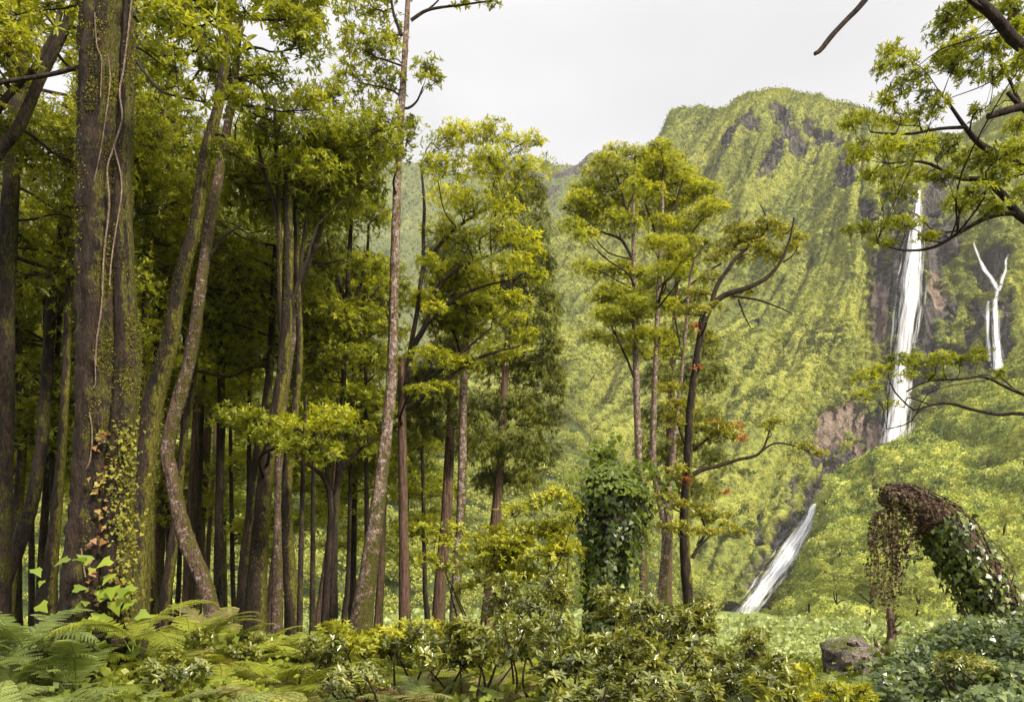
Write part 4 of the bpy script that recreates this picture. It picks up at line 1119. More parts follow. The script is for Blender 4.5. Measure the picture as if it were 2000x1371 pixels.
build_tree("gnarled_tree", "gnarled mossy tree with a bare arm bending right, tufts of small leaves", "tree", 24, M_mossy,
    [(1551, 425, 4), (1541, 475, 6), (1522, 515, 8), (1497, 543, 10), (1460, 562, 12), (1430, 571, 13), (1405, 583, 14), (1385, 606, 16), (1372, 640, 18), (1362, 700, 19), (1353, 760, 19), (1346, 830, 21), (1343, 900, 22), (1337, 1000, 23), (1338, 1090, 25), (1346, 1185, 27)],
    limbs=[[(1492, 468, 4), (1447, 495, 6), (1420, 530, 8), (1400, 560, 9), (1386, 604, 10)], [(1508, 815, 3), (1498, 858, 4), (1480, 887, 6), (1440, 898, 7), (1402, 910, 8), (1372, 917, 9), (1348, 930, 10)],
           [(1602, 893, 2), (1552, 871, 3), (1512, 866, 4), (1482, 886, 5)], [(1548, 613, 2), (1520, 600, 3), (1480, 586, 4), (1432, 578, 6)], [(1466, 640, 2), (1452, 612, 3), (1442, 584, 4)],
           [(1370, 1010, 3), (1376, 1040, 5), (1352, 1090, 8)], [(1410, 1040, 2), (1385, 1048, 3), (1368, 1066, 4)], [(1310, 770, 3), (1325, 830, 5), (1344, 880, 7)], [(1560, 480, 2), (1548, 500, 3), (1530, 512, 4)], [(1485, 400, 2), (1500, 440, 3), (1475, 475, 4)], [(1420, 840, 3), (1390, 850, 4), (1355, 880, 6)]],
    clumps=[(1500, 442, 36, 12), (1465, 455, 36, 12), (1430, 478, 30, 12), (1535, 455, 22, 12), (1545, 485, 16, 12), (1485, 485, 34, 10), (1450, 505, 24, 9), (1510, 505, 22, 9), (1385, 545, 24, 12), (1365, 575, 26, 12), (1350, 610, 24, 12), (1395, 600, 16, 9), (1375, 660, 22, 11), (1320, 690, 24, 12),
            (1310, 760, 30, 13), (1340, 790, 26, 12), (1375, 840, 34, 16), (1405, 855, 32, 15), (1350, 870, 34, 14), (1325, 935, 30, 12), (1300, 975, 30, 12), (1360, 995, 36, 14), (1400, 1010, 34, 13), (1330, 1030, 30, 12), (1380, 1040, 36, 11), (1310, 820, 20, 14), (1420, 1030, 22, 9), (1600, 885, 16, 6), (1570, 872, 12, 5), (1500, 830, 14, 10), (1440, 575, 16, 7)],
    spec=SMALL, seed=27, extra=[("red_leaves", M_red, [(1436, 838, 20, 14, .2), (1448, 858, 14, 12, .2), (1418, 965, 12, 7, .1), (1362, 640, 14, 8, -.2), (1360, 720, 10, 8, 0), (1340, 940, 12, 8, -.2), (1395, 830, 16, 9, .3)], S(mat=M_red, L=0.13, W=.14, dens=3.7))], depth=1.2, sides=14, rough=.12, moss=2500, more=.6, rs_=1.12)
build_tree("pale_snag", "pale thin forked stem between the cloud crowned pair and gnarled tree", "tree", 29, M_pale,
    [(1356, 505, 4), (1347, 550, 7), (1340, 640, 8), (1333, 720, 9), (1323, 800, 10), (1316, 880, 12), (1306, 960, 14), (1300, 1040, 16), (1292, 1180, 18)],
    limbs=[[(1410, 515, 3), (1378, 533, 4), (1349, 556, 5)], [(1318, 620, 3), (1330, 680, 4), (1336, 720, 5)]], clumps=[(1400, 505, 30, 14), (1350, 500, 22, 12), (1375, 480, 26, 12)], spec=SMALL, seed=28, sides=9)
build_tree("pale_snag", "bare whitish stem crossing behind the ivy clad column", "tree", 26, M_pale,
    [(1268, 880, 8), (1286, 935, 12), (1300, 985, 14), (1306, 1030, 18), (1294, 1150, 24)], limbs=[[(1310, 870, 6), (1304, 930, 8), (1300, 985, 10)]], seed=29, sides=10)

# --- leafy understorey between the trunks
gu = np.random.default_rng(404)
for k, (px, Y, y0, y1, w, n_, lab) in enumerate([
    (486, 21, 480, 860, 70, 15, "leafy young tree filling the gap left of the middle pair of trunks"),
    (612, 22, 520, 880, 70, 15, "leafy young tree right behind the middle pair of trunks"),
    (716, 23, 520, 900, 50, 12, "leafy young tree close left of the tall pale trunk"),
    (392, 23, 470, 820, 60, 12, "leafy young tree between the leaning trunks and the straight dark one"),
    (62, 20, 480, 900, 70, 12, "leafy young tree near the left edge behind the slanting trunk"),
    (560, 25, 620, 1040, 60, 16, "bright sapling seen low behind the middle pair of trunks"),
    (680, 26, 640, 1040, 46, 13, "bright sapling low between the forked stems and the tall pale trunk"),
    (455, 25, 620, 1060, 44, 13, "bright sapling low to the right of the straight nearly black trunk"),
    (350, 26, 600, 1040, 50, 14, "bright sapling low behind the crooked blotched tree"),
    (830, 27, 760, 1060, 40, 10, "bright sapling low between the two straight cedar trunks in the centre"),
    (30, 22, 620, 1040, 60, 13, "bright sapling low at the left edge behind the dark trunks"),
    (590, 14, 800, 900, 70, 8, "leafy sprays of a young tree crossing in front of the middle pair"),
    (250, 21, 560, 860, 50, 9, "leafy young tree glimpsed beside the huge trunk's right stem")]):
    q = gu.normal() * 12
    build_tree("young_tree", lab, "tree", Y, M_darkb, [(px + q, y0 - 30, 5), (px + q * .5, (y0 + y1) / 2, 9), (px, y1 + 80, 12), (px - q * .5, 1200, 15)],
               clumps=[(px + gu.uniform(-w, w), gu.uniform(y0, y1), gu.uniform(34, 58), gu.uniform(14, 24), gu.uniform(-1.2, 1.2)) for _ in range(n_)], spec=S(mat=M_leafyel, dens=3.4), seed=400 + k, sides=8)

# --- slender trees deep in the forest: one kind, many copies
def proto(k, Hh, seed, mat):
    rng = np.random.default_rng(seed)
    y = 26.0
    px0 = 1000
    lean = rng.normal() * 25
    py = lambda h: HZ - (h - CZ) / y * F
    gz = float(ground_z(0, y))
    tr = [(px0 + lean * (h / Hh) ** 1.5 + rng.normal() * 4, py(gz + h), 22 * (1 - 0.75 * h / Hh)) for h in np.linspace(Hh, 0, 8)]
    cl = []
    for i in range(22):
        h = gz + Hh * rng.uniform(0.38, 1.0)
        a = rng.uniform(0, 6.28); q = rng.uniform(0.3, 1) * 2.4 * (1.15 - 0.5 * (h - gz) / Hh)
        cl.append((px0 + lean * 0.5 + math.cos(a) * q / y * F, py(h), rng.uniform(55, 85), rng.uniform(24, 40), math.sin(a) * q))
    return build_tree("slender_forest_tree", "slender leafy tree standing deep in the dense forest on the left", "tree", y, M_mossy if k % 2 else M_darkb, tr, clumps=cl,
                      spec=S(mat=mat, L=0.15, dens=3.7), group="slender trees deep in the left forest", seed=seed, sides=8, split=False)[0]
protos = [proto(k, [13.5, 15.5, 12, 14.5, 10][k], 60 + k, M_leafdark if k < 3 else M_leaf) for k in range(5)]
rt = np.random.default_rng(77)
spots = [(-16, 24), (-18, 31), (-12.5, 27), (-14, 36), (-10.5, 33), (-6.2, 29), (-20, 26), (-24, 33), (-17, 41), (-5.4, 38), (-22, 40), (-16, 17), (-11.3, 18.3), (-9.5, 44)]
for i, (x, y) in enumerate(spots):
    p = protos[i % 5]
    z = float(ground_z(x, y)) - 0.1
    u = x / y * F + 1000
    g3, l3 = (("slender trees left of the huge trunk", "slender leafy tree in the dim wood left of the huge trunk") if u < 190 else
              ("slender trees behind the leaning trunks", "slender leafy tree far behind the leaning trunks right of the huge one") if u < 500 else
              ("slender trees behind the middle pair", "slender leafy tree deep behind the middle pair of trunks"))
    if i < 5:
        p["group"], p["label"] = g3, l3
        p.location = Vector((x, y, z))
        p.rotation_euler = (0, 0, rt.uniform(0, 6.28))
    else:
        copy_tree(p, (x, y, z), rt.uniform(0, 6.28), rt.uniform(0.85, 1.15), l3)["group"] = g3
# the forest goes on beyond the left edge and overhead behind the camera; it keeps the wood dim
for i, (x, y) in enumerate([(-12, 8), (-15, 3)]):
    copy_tree(protos[i % 3], (x, y, float(ground_z(x, y))), rt.uniform(0, 6.28), rt.uniform(0.95, 1.2), "slender leafy tree in the dim wood left of the huge trunk")["group"] = "slender trees left of the huge trunk"

# --- tree whose trunk stands beyond the right edge; its boughs reach into view
R_ = S(mat=M_leaf, tw=.4, L=0.07, W=0.15, n=8, dens=4.6, fine=True)
build_tree("overhanging_tree", "leafy boughs of a tree beyond the right edge, reaching in before the falls", "tree", 10, M_mossy,
    [(2500, -300, 60), (2420, 100, 90), (2380, 450, 110), (2400, 800, 130), (2420, 1200, 160)],
    limbs=[[(1832, 176, 4), (1858, 210, 6), (1883, 247, 8), (1908, 277, 11), (1933, 294, 13), (2000, 330, 17), (2130, 390, 26), (2390, 560, 44)],
           [(1700, 258, 3), (1735, 262, 4), (1782, 262, 5), (1835, 252, 6), (1883, 249, 7)],
           [(1732, 320, 3), (1807, 317, 5), (1873, 347, 8), (1923, 353, 12), (1963, 384, 14), (2000, 428, 16), (2120, 480, 24), (2385, 600, 40)],
           [(1712, 474, 3), (1762, 488, 4), (1822, 483, 6), (1883, 448, 8), (1933, 423, 9), (1985, 418, 10), (2020, 445, 13)],
           [(1640, -230, 4, -1), (1740, -150, 9, -1), (1820, -85, 15, -1), (1898, -5, 20, -1), (1933, 25, 21, -1), (1963, 58, 22, -1), (2000, 92, 23, -1), (2100, 130, 30, -1), (2400, 250, 50, 0)],
           [(1732, 838, 2), (1775, 826, 3), (1800, 797, 5), (1850, 787, 6), (1900, 800, 6), (1950, 809, 7), (2000, 808, 8), (2150, 830, 14), (2400, 900, 30)],
           [(1735, 735, 2), (1745, 765, 3), (1768, 790, 3), (1780, 800, 4), (1800, 798, 4)],
           [(1770, 765, 3), (1810, 745, 4), (1870, 741, 4), (1920, 735, 5), (1960, 753, 6), (2000, 770, 7), (2150, 830, 10)],
           [(1990, 20, 6), (1960, 60, 6), (1950, 110, 5), (1975, 160, 6), (2010, 230, 9), (2100, 300, 14), (2200, 420, 18)],
           ],
    bare=[[(1591, 106, 7, -2.5), (1603, 98, 9, -2.5), (1625, 70, 10, -2.5), (1655, 38, 10, -2.5), (1685, 6, 11, -2.5), (1760, -90, 13, -2.5), (2000, -260, 20, -2), (2480, -280, 34, 0)], [(1930, 228, 13, -1), (1965, 217, 15, -1), (2000, 209, 15, -1), (2100, 200, 20, -1), (2410, 300, 36, 0)], [(1968, 180, 8, -1), (1985, 198, 9, -1), (2003, 210, 11, -1), (2040, 212, 12, -1)]],
    clumps=[(1740, 100, 26, 18), (1725, 135, 24, 16), (1765, 125, 30, 18), (1795, 150, 26, 16), (1760, 175, 30, 16), (1730, 200, 30, 14), (1800, 195, 30, 12), (1695, 235, 34, 10), (1750, 235, 36, 12), (1800, 232, 26, 10), (1840, 60, 34, 22), (1870, 30, 40, 24), (1915, 10, 40, 24), (1960, 30, 40, 26), (1880, 90, 36, 24), (1925, 100, 36, 24), (1965, 90, 30, 26), (1850, 120, 30, 20), (1895, 145, 34, 20), (1990, 140, 30, 26), (1835, 210, 20, 22), (1940, 150, 24, 20), (1990, 250, 30, 18), (1905, 220, 16, 14),
            (1665, 245, 24, 8), (1690, 290, 36, 11), (1735, 292, 34, 12), (1790, 295, 40, 16), (1840, 290, 40, 18), (1890, 315, 44, 18), (1940, 310, 34, 18), (1980, 300, 30, 20), (1700, 345, 24, 13), (1740, 345, 30, 14), (1790, 345, 36, 15), (1760, 385, 30, 10), (1730, 375, 24, 9), (1850, 350, 34, 14), (1910, 375, 34, 13), (1960, 345, 36, 18), (1995, 380, 24, 24), (1870, 395, 34, 12), (1905, 400, 30, 9), (1960, 405, 30, 11),
            (1660, 452, 22, 8), (1695, 448, 30, 11), (1740, 442, 30, 12), (1780, 440, 24, 10), (1810, 465, 20, 8), (1870, 412, 20, 6), (1710, 470, 20, 6),
            (1690, 738, 24, 14), (1720, 725, 28, 13), (1755, 705, 28, 10), (1800, 712, 32, 10), (1840, 700, 30, 10), (1880, 705, 30, 9), (1915, 690, 24, 8), (1705, 765, 20, 10), (1770, 735, 26, 8), (1640, -220, 40, 24), (1720, -170, 44, 26), (1800, -120, 44, 26), (1960, 730, 16, 6), (1740, 790, 14, 7), (1830, 735, 24, 7)],
    spec=R_, seed=40, depth=1.6, sides=24, more=.3, rs_=1.05)
# ------------------------------------------------------------------ undergrowth
M_fern = leaf_mat("fern_fronds", [(0.07, 0.10, 0.03), (0.13, 0.17, 0.045), (0.21, 0.25, 0.07), (0.30, 0.33, 0.10)], rough=0.5, trans=0.35, spec=0.35, var=0.5, scale=1.3)
M_fernyel = leaf_mat("bright_fern_fronds", [(0.09, 0.10, 0.018), (0.18, 0.20, 0.025), (0.30, 0.33, 0.035), (0.42, 0.42, 0.06)], rough=0.5, trans=0.42, spec=0.3, var=0.45, scale=1.3)
M_fernbrown = leaf_mat("faded_fern_fronds", [(0.09, 0.08, 0.03), (0.17, 0.15, 0.05), (0.26, 0.24, 0.08), (0.33, 0.30, 0.12)], rough=0.55, trans=0.3, spec=0.3, var=0.5, scale=1.3)
M_shine = leaf_mat("glossy_shrub_leaves", [(0.05, 0.065, 0.015), (0.13, 0.15, 0.025), (0.25, 0.26, 0.04), (0.38, 0.36, 0.09)], rough=0.27, trans=0.32, spec=1.0, var=0.45, scale=1.2)
M_shyel = leaf_mat("yellow_shrub_leaves", [(0.13, 0.15, 0.016), (0.26, 0.28, 0.022), (0.42, 0.42, 0.03), (0.52, 0.48, 0.04)], rough=0.35, trans=0.42, spec=0.5, var=0.4, scale=1.5)
M_ivy = leaf_mat("ivy_leaves", [(0.03, 0.05, 0.012), (0.06, 0.09, 0.02), (0.11, 0.15, 0.03), (0.20, 0.24, 0.05)], rough=0.36, trans=0.25, spec=0.6, var=0.35, scale=1.5)
M_ivylite = leaf_mat("young_ivy_leaves", [(0.12, 0.18, 0.02), (0.22, 0.29, 0.03), (0.32, 0.38, 0.04)], rough=0.35, trans=0.4, spec=0.5, var=0.4, scale=2)
M_deadleaf = leaf_mat("withered_ivy", [(0.03, 0.02, 0.014), (0.075, 0.045, 0.03), (0.14, 0.09, 0.055), (0.14, 0.14, 0.04)], rough=0.6, trans=0.2, spec=0.3, var=0.4, scale=3)
M_orange = leaf_mat("turning_leaves", [(0.14, 0.06, 0.03), (0.30, 0.14, 0.05), (0.42, 0.26, 0.12), (0.35, 0.33, 0.05)], rough=0.45, trans=0.35, spec=0.4, var=0.2, scale=3)
M_vine = bark_mat("vine_wood", (0.10, 0.065, 0.045), (0.27, 0.19, 0.14), scale=20)
M_vinered = bark_mat("withered_vine_wood", (0.045, 0.028, 0.02), (0.16, 0.105, 0.075), scale=20)
M_cover = leaf_mat("ground_cover", [(0.06, 0.08, 0.015), (0.12, 0.15, 0.025), (0.21, 0.25, 0.035), (0.31, 0.33, 0.05)], rough=0.5, trans=0.35, spec=0.35, var=0.55, scale=0.8)
M_field = leaf_mat("field_leaves", [(0.15, 0.19, 0.07), (0.26, 0.31, 0.12), (0.36, 0.41, 0.17), (0.46, 0.48, 0.2)], rough=0.5, trans=0.3, spec=0.4, var=0.5, scale=0.25)

rf = np.random.default_rng(5)
def frond_mesh(name, mat, fine=True, n=24, el0=70, el1=-35, width=0.30, seed=0, sway=0.0):
    """one frond of length 1 along +X, rising then arching over; side leaflets cut into small teeth"""
    r = np.random.default_rng(seed)
    mb = MB()
    s = np.linspace(0, 1, n + 8)
    el = np.radians(el0 + (el1 - el0) * s ** 1.1)
    ds = np.diff(s, prepend=0)
    x = np.cumsum(np.cos(el) * ds); z = np.cumsum(np.sin(el) * ds); y = sway * s ** 2
    C_ = np.stack([x, y, z], -1)
    tube(mb, np.concatenate([C_[::3], (0.008 * (1 - 0.85 * s[::3]))[:, None]], 1), sides=4, step=0.05)
    mb.r = [np.full(len(q), 0.15) for q in mb.r]
    T_ = unit(np.gradient(C_, axis=0))
    side = np.array([0, 1.0, 0])
    V, Fc, R = [], [], []
    off = 0
    for k in range(6, len(s)):
        u = (k - 6) / (len(s) - 6)
        l = width * (0.35 + 0.65 * min(1, u / 0.28)) * (1 - u) ** 0.75 + 0.015
        for sg in (-1, 1):
            d = unit(side * sg + T_[k] * (0.35 + 0.5 * u) + np.array([0, 0, -0.10]) + r.normal(size=3) * 0.06)
            up = unit(np.cross(d, T_[k]) * -sg)
            m = max(4, int(14 * l / width)) if fine else 1
            if fine:
                t = (np.arange(m) + 0.5) / m
                pl = 0.085 * l / width * (1 - t) ** 0.6 + 0.006
                sag = -0.10 * l * t ** 2
                base = C_[k] + d * (t * l)[:, None] + np.array([0, 0, 1.0]) * sag[:, None]
                w = l / m * 0.46
                for s2 in (-1, 1):
                    dd = unit(np.cross(up, d) * s2 + d * 0.45)
                    tip = base + dd * pl[:, None] * 0.42 - np.array([0, 0, 0.006])
                    V.append(np.stack([base - d * w, base + d * w, tip + d * w * 0.5, tip - d * w * 0.4], 1).reshape(-1, 3))
                    Fc.append(np.arange(4 * m).reshape(m, 4) + off); off += 4 * m
                    R.append(np.clip(r.normal(0.5, 0.18) + r.normal(size=m) * 0.06, 0, 1))
            else:
                w = np.cross(up, d) * l * 0.13
                b = C_[k]; mid = b + d * l * 0.45 - np.array([0, 0, 0.02 * l]); tip = b + d * l - np.array([0, 0, 0.12 * l])
                V.append(np.array([b, mid + w, tip, mid - w])); Fc.append(np.array([[0, 1, 2, 3]]) + off); off += 4
                R.append([np.clip(r.normal(0.5, 0.2), 0, 1)])
    mb.add(np.concatenate(V), np.concatenate(Fc), np.concatenate(R))
    o = mb.obj(name, mat, None, smooth_shade=False)
    me = o.data
    bpy.data.objects.remove(o)
    return me
M_ferndead = leaf_mat("dead_fern_fronds", [(0.09, 0.04, 0.02), (0.17, 0.075, 0.035), (0.25, 0.13, 0.06)], rough=0.7, trans=0.25, spec=0.2)
FR = {}
for key, mat in (('g', M_fern), ('y', M_fernyel), ('b', M_fernbrown), ('d', M_ferndead)):
    FR[key] = [frond_mesh("frond", mat, True, 24, e0, e1, w, 10 * ord(key) + i, sw) for i, (e0, e1, w, sw) in enumerate([(68, -30, .28, .1), (58, -45, .31, -.12), (75, -15, .26, .05), (50, -30, .30, -.05)])]
    FR[key + 'c'] = [frond_mesh("frond", mat, False, 26, e0, e1, w, 10 * ord(key) + i, sw) for i, (e0, e1, w, sw) in enumerate([(68, -30, .28, .1), (55, -45, .32, -.12), (75, -10, .26, .05)])]

def fern(px, Y, size, key, label, group=None, n=None, x=None, lift=0.0):
    X = (px - 1000) / F * Y if x is None else x
    z = float(ground_z(X, Y)) + lift
    root = empty("fern", (X, Y, z), label=label, cat="fern", group=group)
    n = n or int(rf.integers(7, 11))
    a0 = rf.uniform(0, 6.28)
    kk_ = key if Y < 12 else key + 'c'
    for i in range(n):
        o = link(bpy.data.objects.new("frond", FR[kk_][int(rf.integers(0, len(FR[kk_])))]), root)
        s = size * rf.uniform(0.8, 1.15)
        o.scale = (s, s, s)
        o.rotation_euler = (rf.normal() * 0.15, rf.uniform(-0.3, 0.28), a0 + i * 6.283 / n + rf.normal() * 0.25)
        o.location = (rf.normal() * 0.03, rf.normal() * 0.03, 0)
    return root

def field(xs, ys, n, key, size, label, group, minsep=0.4, lift=0.0):
    done = []
    for _ in range(n * 12):
        if len(done) >= n: break
        Y = rf.uniform(*ys); px = rf.uniform(*xs)
        X = (px - 1000) / F * Y
        if all((X - a) ** 2 + (Y - b) ** 2 > minsep ** 2 for a, b in done):
            done.append((X, Y))
            fern(px, Y, size * rf.uniform(0.8, 1.2), key, label, group, lift=lift)
field((-80, 520), (4.0, 6.6), 34, 'g', 0.86, "grey green fern in the fern bank along the bottom left edge", "ferns along the bottom left edge", .42)
field((270, 640), (7.0, 11.5), 44, 'y', 0.85, "bright bracken fern in the sunlit patch right of the huge trunk", "bright ferns right of the huge trunk", .45)
field((-60, 150), (6.8, 9.5), 8, 'g', 0.95, "dark fern left of the foot of the huge trunk", "ferns left of the huge trunk", .5)
field((520, 900), (5.0, 7.6), 12, 'b', 0.82, "faded brownish fern low in the bottom centre left", "faded ferns at the bottom centre left", .5)
field((560, 1000), (8.2, 14.5), 36, 'y', 0.9, "bright fern below the row of straight trunks in the centre", "bright ferns under the central trunks", .5)
field((330, 1000), (6.0, 8.5), 16, 'b', 0.8, "brownish bracken among the bright ferns left of the centre", "brownish bracken left of the centre", .5)
field((560, 960), (6, 8.5), 12, 'y', 0.8, "yellow green fern in front of the central fern bank", "yellow green ferns at the centre front", .5)
field((640, 1080), (6.0, 7.6), 16, 'g', 0.8, "dark green fern filling the floor below the leftmost glossy shrubs", "dark ferns below the glossy shrubs", .42)
field((800, 1130), (7.4, 10.5), 18, 'y', 0.8, "green fern between the shrubs and the central fern bank", "ferns among the central shrubs", .45)
field((920, 1500), (4.6, 6.6), 16, 'b', 0.72, "small faded fern under the glossy shrubs at the bottom edge", "faded ferns under the glossy shrubs", .5)
field((1330, 1680), (6.2, 9.0), 12, 'g', 0.85, "green fern right of the glossy shrubs in front of the field", "ferns before the valley field", .5)
fern(45, 7.6, 1.02, 'g', "large fern spreading its fronds at the left edge under the slanting trunk", n=11, lift=.35)
fern(262, 7.9, 1.0, 'y', "upright fern close against the right foot of the huge mossy trunk", n=5, lift=.4)
fern(1905, 8.6, 0.85, 'y', "bright green fern at the foot of the arching dead trunk", n=7)
fern(1985, 8.2, 0.95, 'g', "fern cut by the right edge below the arching dead trunk", n=8)
fern(850, 6.0, 1.0, 'g', "arching grey green fern at the bottom just left of the shrubs", n=9)
fern(735, 11.5, 1.1, 'y', "bright fern right in front of the tall pale trunk's foot", n=9)
fern(410, 10.6, 1.0, 'b', "drooping pale fern at the foot of the crooked blotched tree", n=9, lift=.25)

# --- shrubs with shiny leaves, in the middle foreground
def shrub(label, Y, px, foot, cl, mat, L=0.08, dens=3.6, seed=0, W=0.2, name="shrub", th=(50, 95), fine=True, stems=4):
    rng = np.random.default_rng(seed)
    base = P(px, foot, Y); base[2] = float(ground_z(base[0], base[1]))
    root = empty(name, base, label=label, cat="shrub")
    skel = []
    for k in range(stems):
        q = cl[int(rng.integers(0, len(cl)))]
        e = P(q[0], q[1] + q[3] * 0.6, Y + rng.normal() * 0.3)
        b = base + np.array([rng.normal() * 0.12, rng.normal() * 0.12, -0.05])
        m = b * 0.5 + e * 0.5 + np.array([rng.normal() * 0.1, rng.normal() * 0.1, 0.05])
        mb = MB()
        skel.append(tube(mb, [[*b, 0.018], [*m, 0.013], [*e, 0.006]], sides=6, step=0.08, wander=0.05))
        mb.obj("stem", M_twig, root, origin=base)
    skel = np.vstack(skel)
    fol, twg, bm = MB(), MB(), MB()
    sp = dict(mat=mat, L=L, W=W, n=7, th=th, droop=0.05, dens=dens, fine=fine)
    for q in cl:
        y = Y + (q[4] if len(q) > 4 else rng.normal() * 0.35)
        clump_foliage(fol, twg, twg, skel, np.array((*P(q[0], q[1], y), q[2] / F * y, q[2] / F * y, q[3] / F * y)), sp, rng)
    fol.obj("foliage", mat, root, smooth_shade=False, origin=base, second=(twg, M_twig))
    return root
def blob(cx, cy, rx, ry, n, seed, r=(34, 22)):
    g = np.random.default_rng(seed)
    return [(cx + g.uniform(-1, 1) * rx, cy + g.uniform(-1, 1) * ry, r[0] * g.uniform(.8, 1.3), r[1] * g.uniform(.8, 1.3)) for _ in range(n)]
shrub("sparse yellow green bush reaching left before the pale mottled trunk", 13, 930, 1240, [(825, 1035, 26, 14), (860, 1060, 34, 16), (900, 1075, 34, 16), (935, 1055, 34, 18), (835, 1090, 26, 12), (870, 1110, 28, 14), (960, 1090, 30, 16), (920, 1110, 34, 14), (880, 1030, 26, 12), (950, 1140, 30, 16), (905, 1150, 26, 12)], M_shyel, seed=1, L=.10, dens=3.0)
shrub("tall yellow green bush left of the ivy clad column", 12, 1040, 1250, blob(1040, 1080, 80, 60, 14, 77) + [(1000, 1000, 36, 20), (1050, 985, 36, 20), (1090, 970, 30, 22), (975, 1040, 34, 20), (1030, 1040, 40, 22), (1085, 1030, 36, 24), (1000, 1085, 40, 22), (1060, 1085, 40, 24), (1110, 1080, 34, 24), (960, 1110, 34, 20), (1120, 1000, 24, 24), (1020, 1130, 40, 20), (1085, 1130, 36, 22)], M_shyel, seed=2, L=.085, stems=6, dens=3.0)
shrub("glossy leaved shrub in front of the ivy clad column's left side", 9.5, 1060, 1300, blob(1040, 1165, 70, 40, 12, 3), M_shine, seed=3, stems=5)
shrub("glossy leaved shrub right below the ivy clad column", 9, 1210, 1300, blob(1200, 1190, 80, 34, 13, 4), M_shine, seed=4, stems=5)
shrub("glossy shrub with silvery leaves beneath the gnarled tree", 9.5, 1340, 1300, blob(1330, 1215, 70, 30, 12, 5), M_shine, seed=5, stems=5)
shrub("low glossy shrub at the bottom centre, leftmost of the glossy ones", 7.4, 960, 1371, blob(965, 1250, 60, 40, 12, 6), M_shine, seed=6, stems=5)
shrub("broad glossy shrub at the bottom centre with reddish stems", 7.0, 1120, 1371, blob(1110, 1270, 90, 50, 16, 7), M_shine, seed=7, stems=6)
shrub("broad glossy shrub at the bottom edge below the gnarled tree", 6.8, 1290, 1371, blob(1280, 1290, 90, 46, 16, 8), M_shine, seed=8, stems=6)
shrub("dark glossy shrub beside the short black stump", 7.6, 1430, 1371, blob(1425, 1285, 60, 36, 11, 9), M_shine, seed=9, stems=5)
shrub("low leafy shrub touching the bottom edge right of the centre", 5.6, 1180, 1500, blob(1180, 1345, 130, 30, 18, 10, r=(28, 16)), M_shine, seed=10, stems=6, L=.07)
shrub("low leafy shrub at the bottom edge in front of the valley field", 6.0, 1450, 1500, blob(1450, 1350, 90, 24, 12, 11), M_shine, seed=11, stems=5, L=.08)
shrub("bright bush at the bottom edge just left of the ivy bank", 6.6, 1640, 1450, blob(1650, 1358, 60, 14, 10, 12, r=(26, 14)), M_shyel, seed=12, stems=5, L=.07)
shrub("dense green bush among the bright ferns under the central trunks", 10.5, 790, 1330, blob(790, 1250, 60, 22, 12, 13), M_shyel, seed=13, stems=5, L=.10)
shrub("olive bush in the sunlit bracken left of the middle pair of trunks", 9.0, 480, 1400, blob(450, 1270, 90, 26, 10, 14, r=(26, 14)), M_shine, seed=14, stems=5, L=.07)
shrub("leafy bush at the bottom between the faded ferns", 6.6, 700, 1450, blob(700, 1330, 100, 26, 12, 15, r=(26, 14)), M_shine, seed=15, stems=5, L=.065)
shrub("bush with reddish twigs just left of the centre at the bottom", 7.5, 880, 1400, blob(880, 1270, 50, 30, 10, 16), M_shine, seed=16, stems=5, L=.085)

for k, (px_, Y_, cy_, w_, n_, mt, lab) in enumerate([
    (600, 7.8, 1275, 60, 9, M_shine, "thin leaved bush among the ferns below the middle pair of trunks"),
    (830, 8.6, 1255, 60, 10, M_shine, "glossy bush in the fern bank left of the leftmost glossy shrub"),
    (680, 8.8, 1245, 50, 8, M_shyel, "small yellowish bush at the foot of the tall pale trunk"),
    (1480, 7.0, 1320, 60, 9, M_shine, "small glossy bush right of the short black stump"),
    (1560, 8.0, 1330, 50, 8, M_shyel, "yellow green bush left of the brown boulder"),
    (360, 7.2, 1300, 60, 8, M_shine, "dark leaved bush in the ferns right of the huge trunk's foot"),
    (1900, 7.6, 1310, 60, 8, M_shine, "glossy bush rising from the ivy bank under the arching trunk")]):
    shrub(lab, Y_, px_, 1400, blob(px_, cy_, w_, 26, n_, 300 + k, r=(26, 16)), mt, seed=300 + k, stems=5, L=.07)
g9 = np.random.default_rng(91)
for k, (px_, Y_, lab) in enumerate([(1185, 9.2, "rusty dead fern fronds in front of the ivy clad column"), (1020, 8.2, "rusty dead fern fronds left of the ivy clad column"), (1290, 8.0, "rusty dead fern fronds under the gnarled tree"), (430, 8.6, "rusty dead fern fronds right of the huge trunk"), (640, 6.6, "rusty dead fern fronds at the bottom left of the centre")]):
    r_ = fern(px_, Y_, .8, 'd' if 'd' in FR else 'b', lab, n=6)

# --- ivy
def ivy_leaves(mb, p, nrm, L, rng=RNG, down=0.9):
    N = len(p)
    nn = unit(nrm + rng.normal(size=(N, 3)) * 0.35)
    d = np.array([0, 0, -down]) + rng.normal(size=(N, 3)) * 0.45
    d = unit(d - nn * (d * nn).sum(1)[:, None] + nn * 0.15)
    w = unit(np.cross(d, nn)); up = np.cross(w, d)
    up *= np.sign((up * nn).sum(1))[:, None]
    l = (L * rng.uniform(0.55, 1.25, N))[:, None]
    c = p + nn * 0.02
    f = [(0, 0, 0), (-.12, .40, -.03), (.22, .50, -.05), (.42, .30, .0), (1.0, 0, -.10), (.42, -.30, 0), (.22, -.50, -.05), (-.12, -.40, -.03)]
    V = np.stack([c + d * l * a + w * l * b + up * l * e for a, b, e in f], 1).reshape(-1, 3)
    b = (np.arange(N) * 8)[:, None]
    q = np.concatenate([b + np.array([[0, 1, 2, 3]]), b + np.array([[0, 3, 4, 5]]), b + np.array([[0, 5, 6, 7]])])
    r = rng.random(N)
    mb.add(V, q, np.concatenate([r, r, r]))

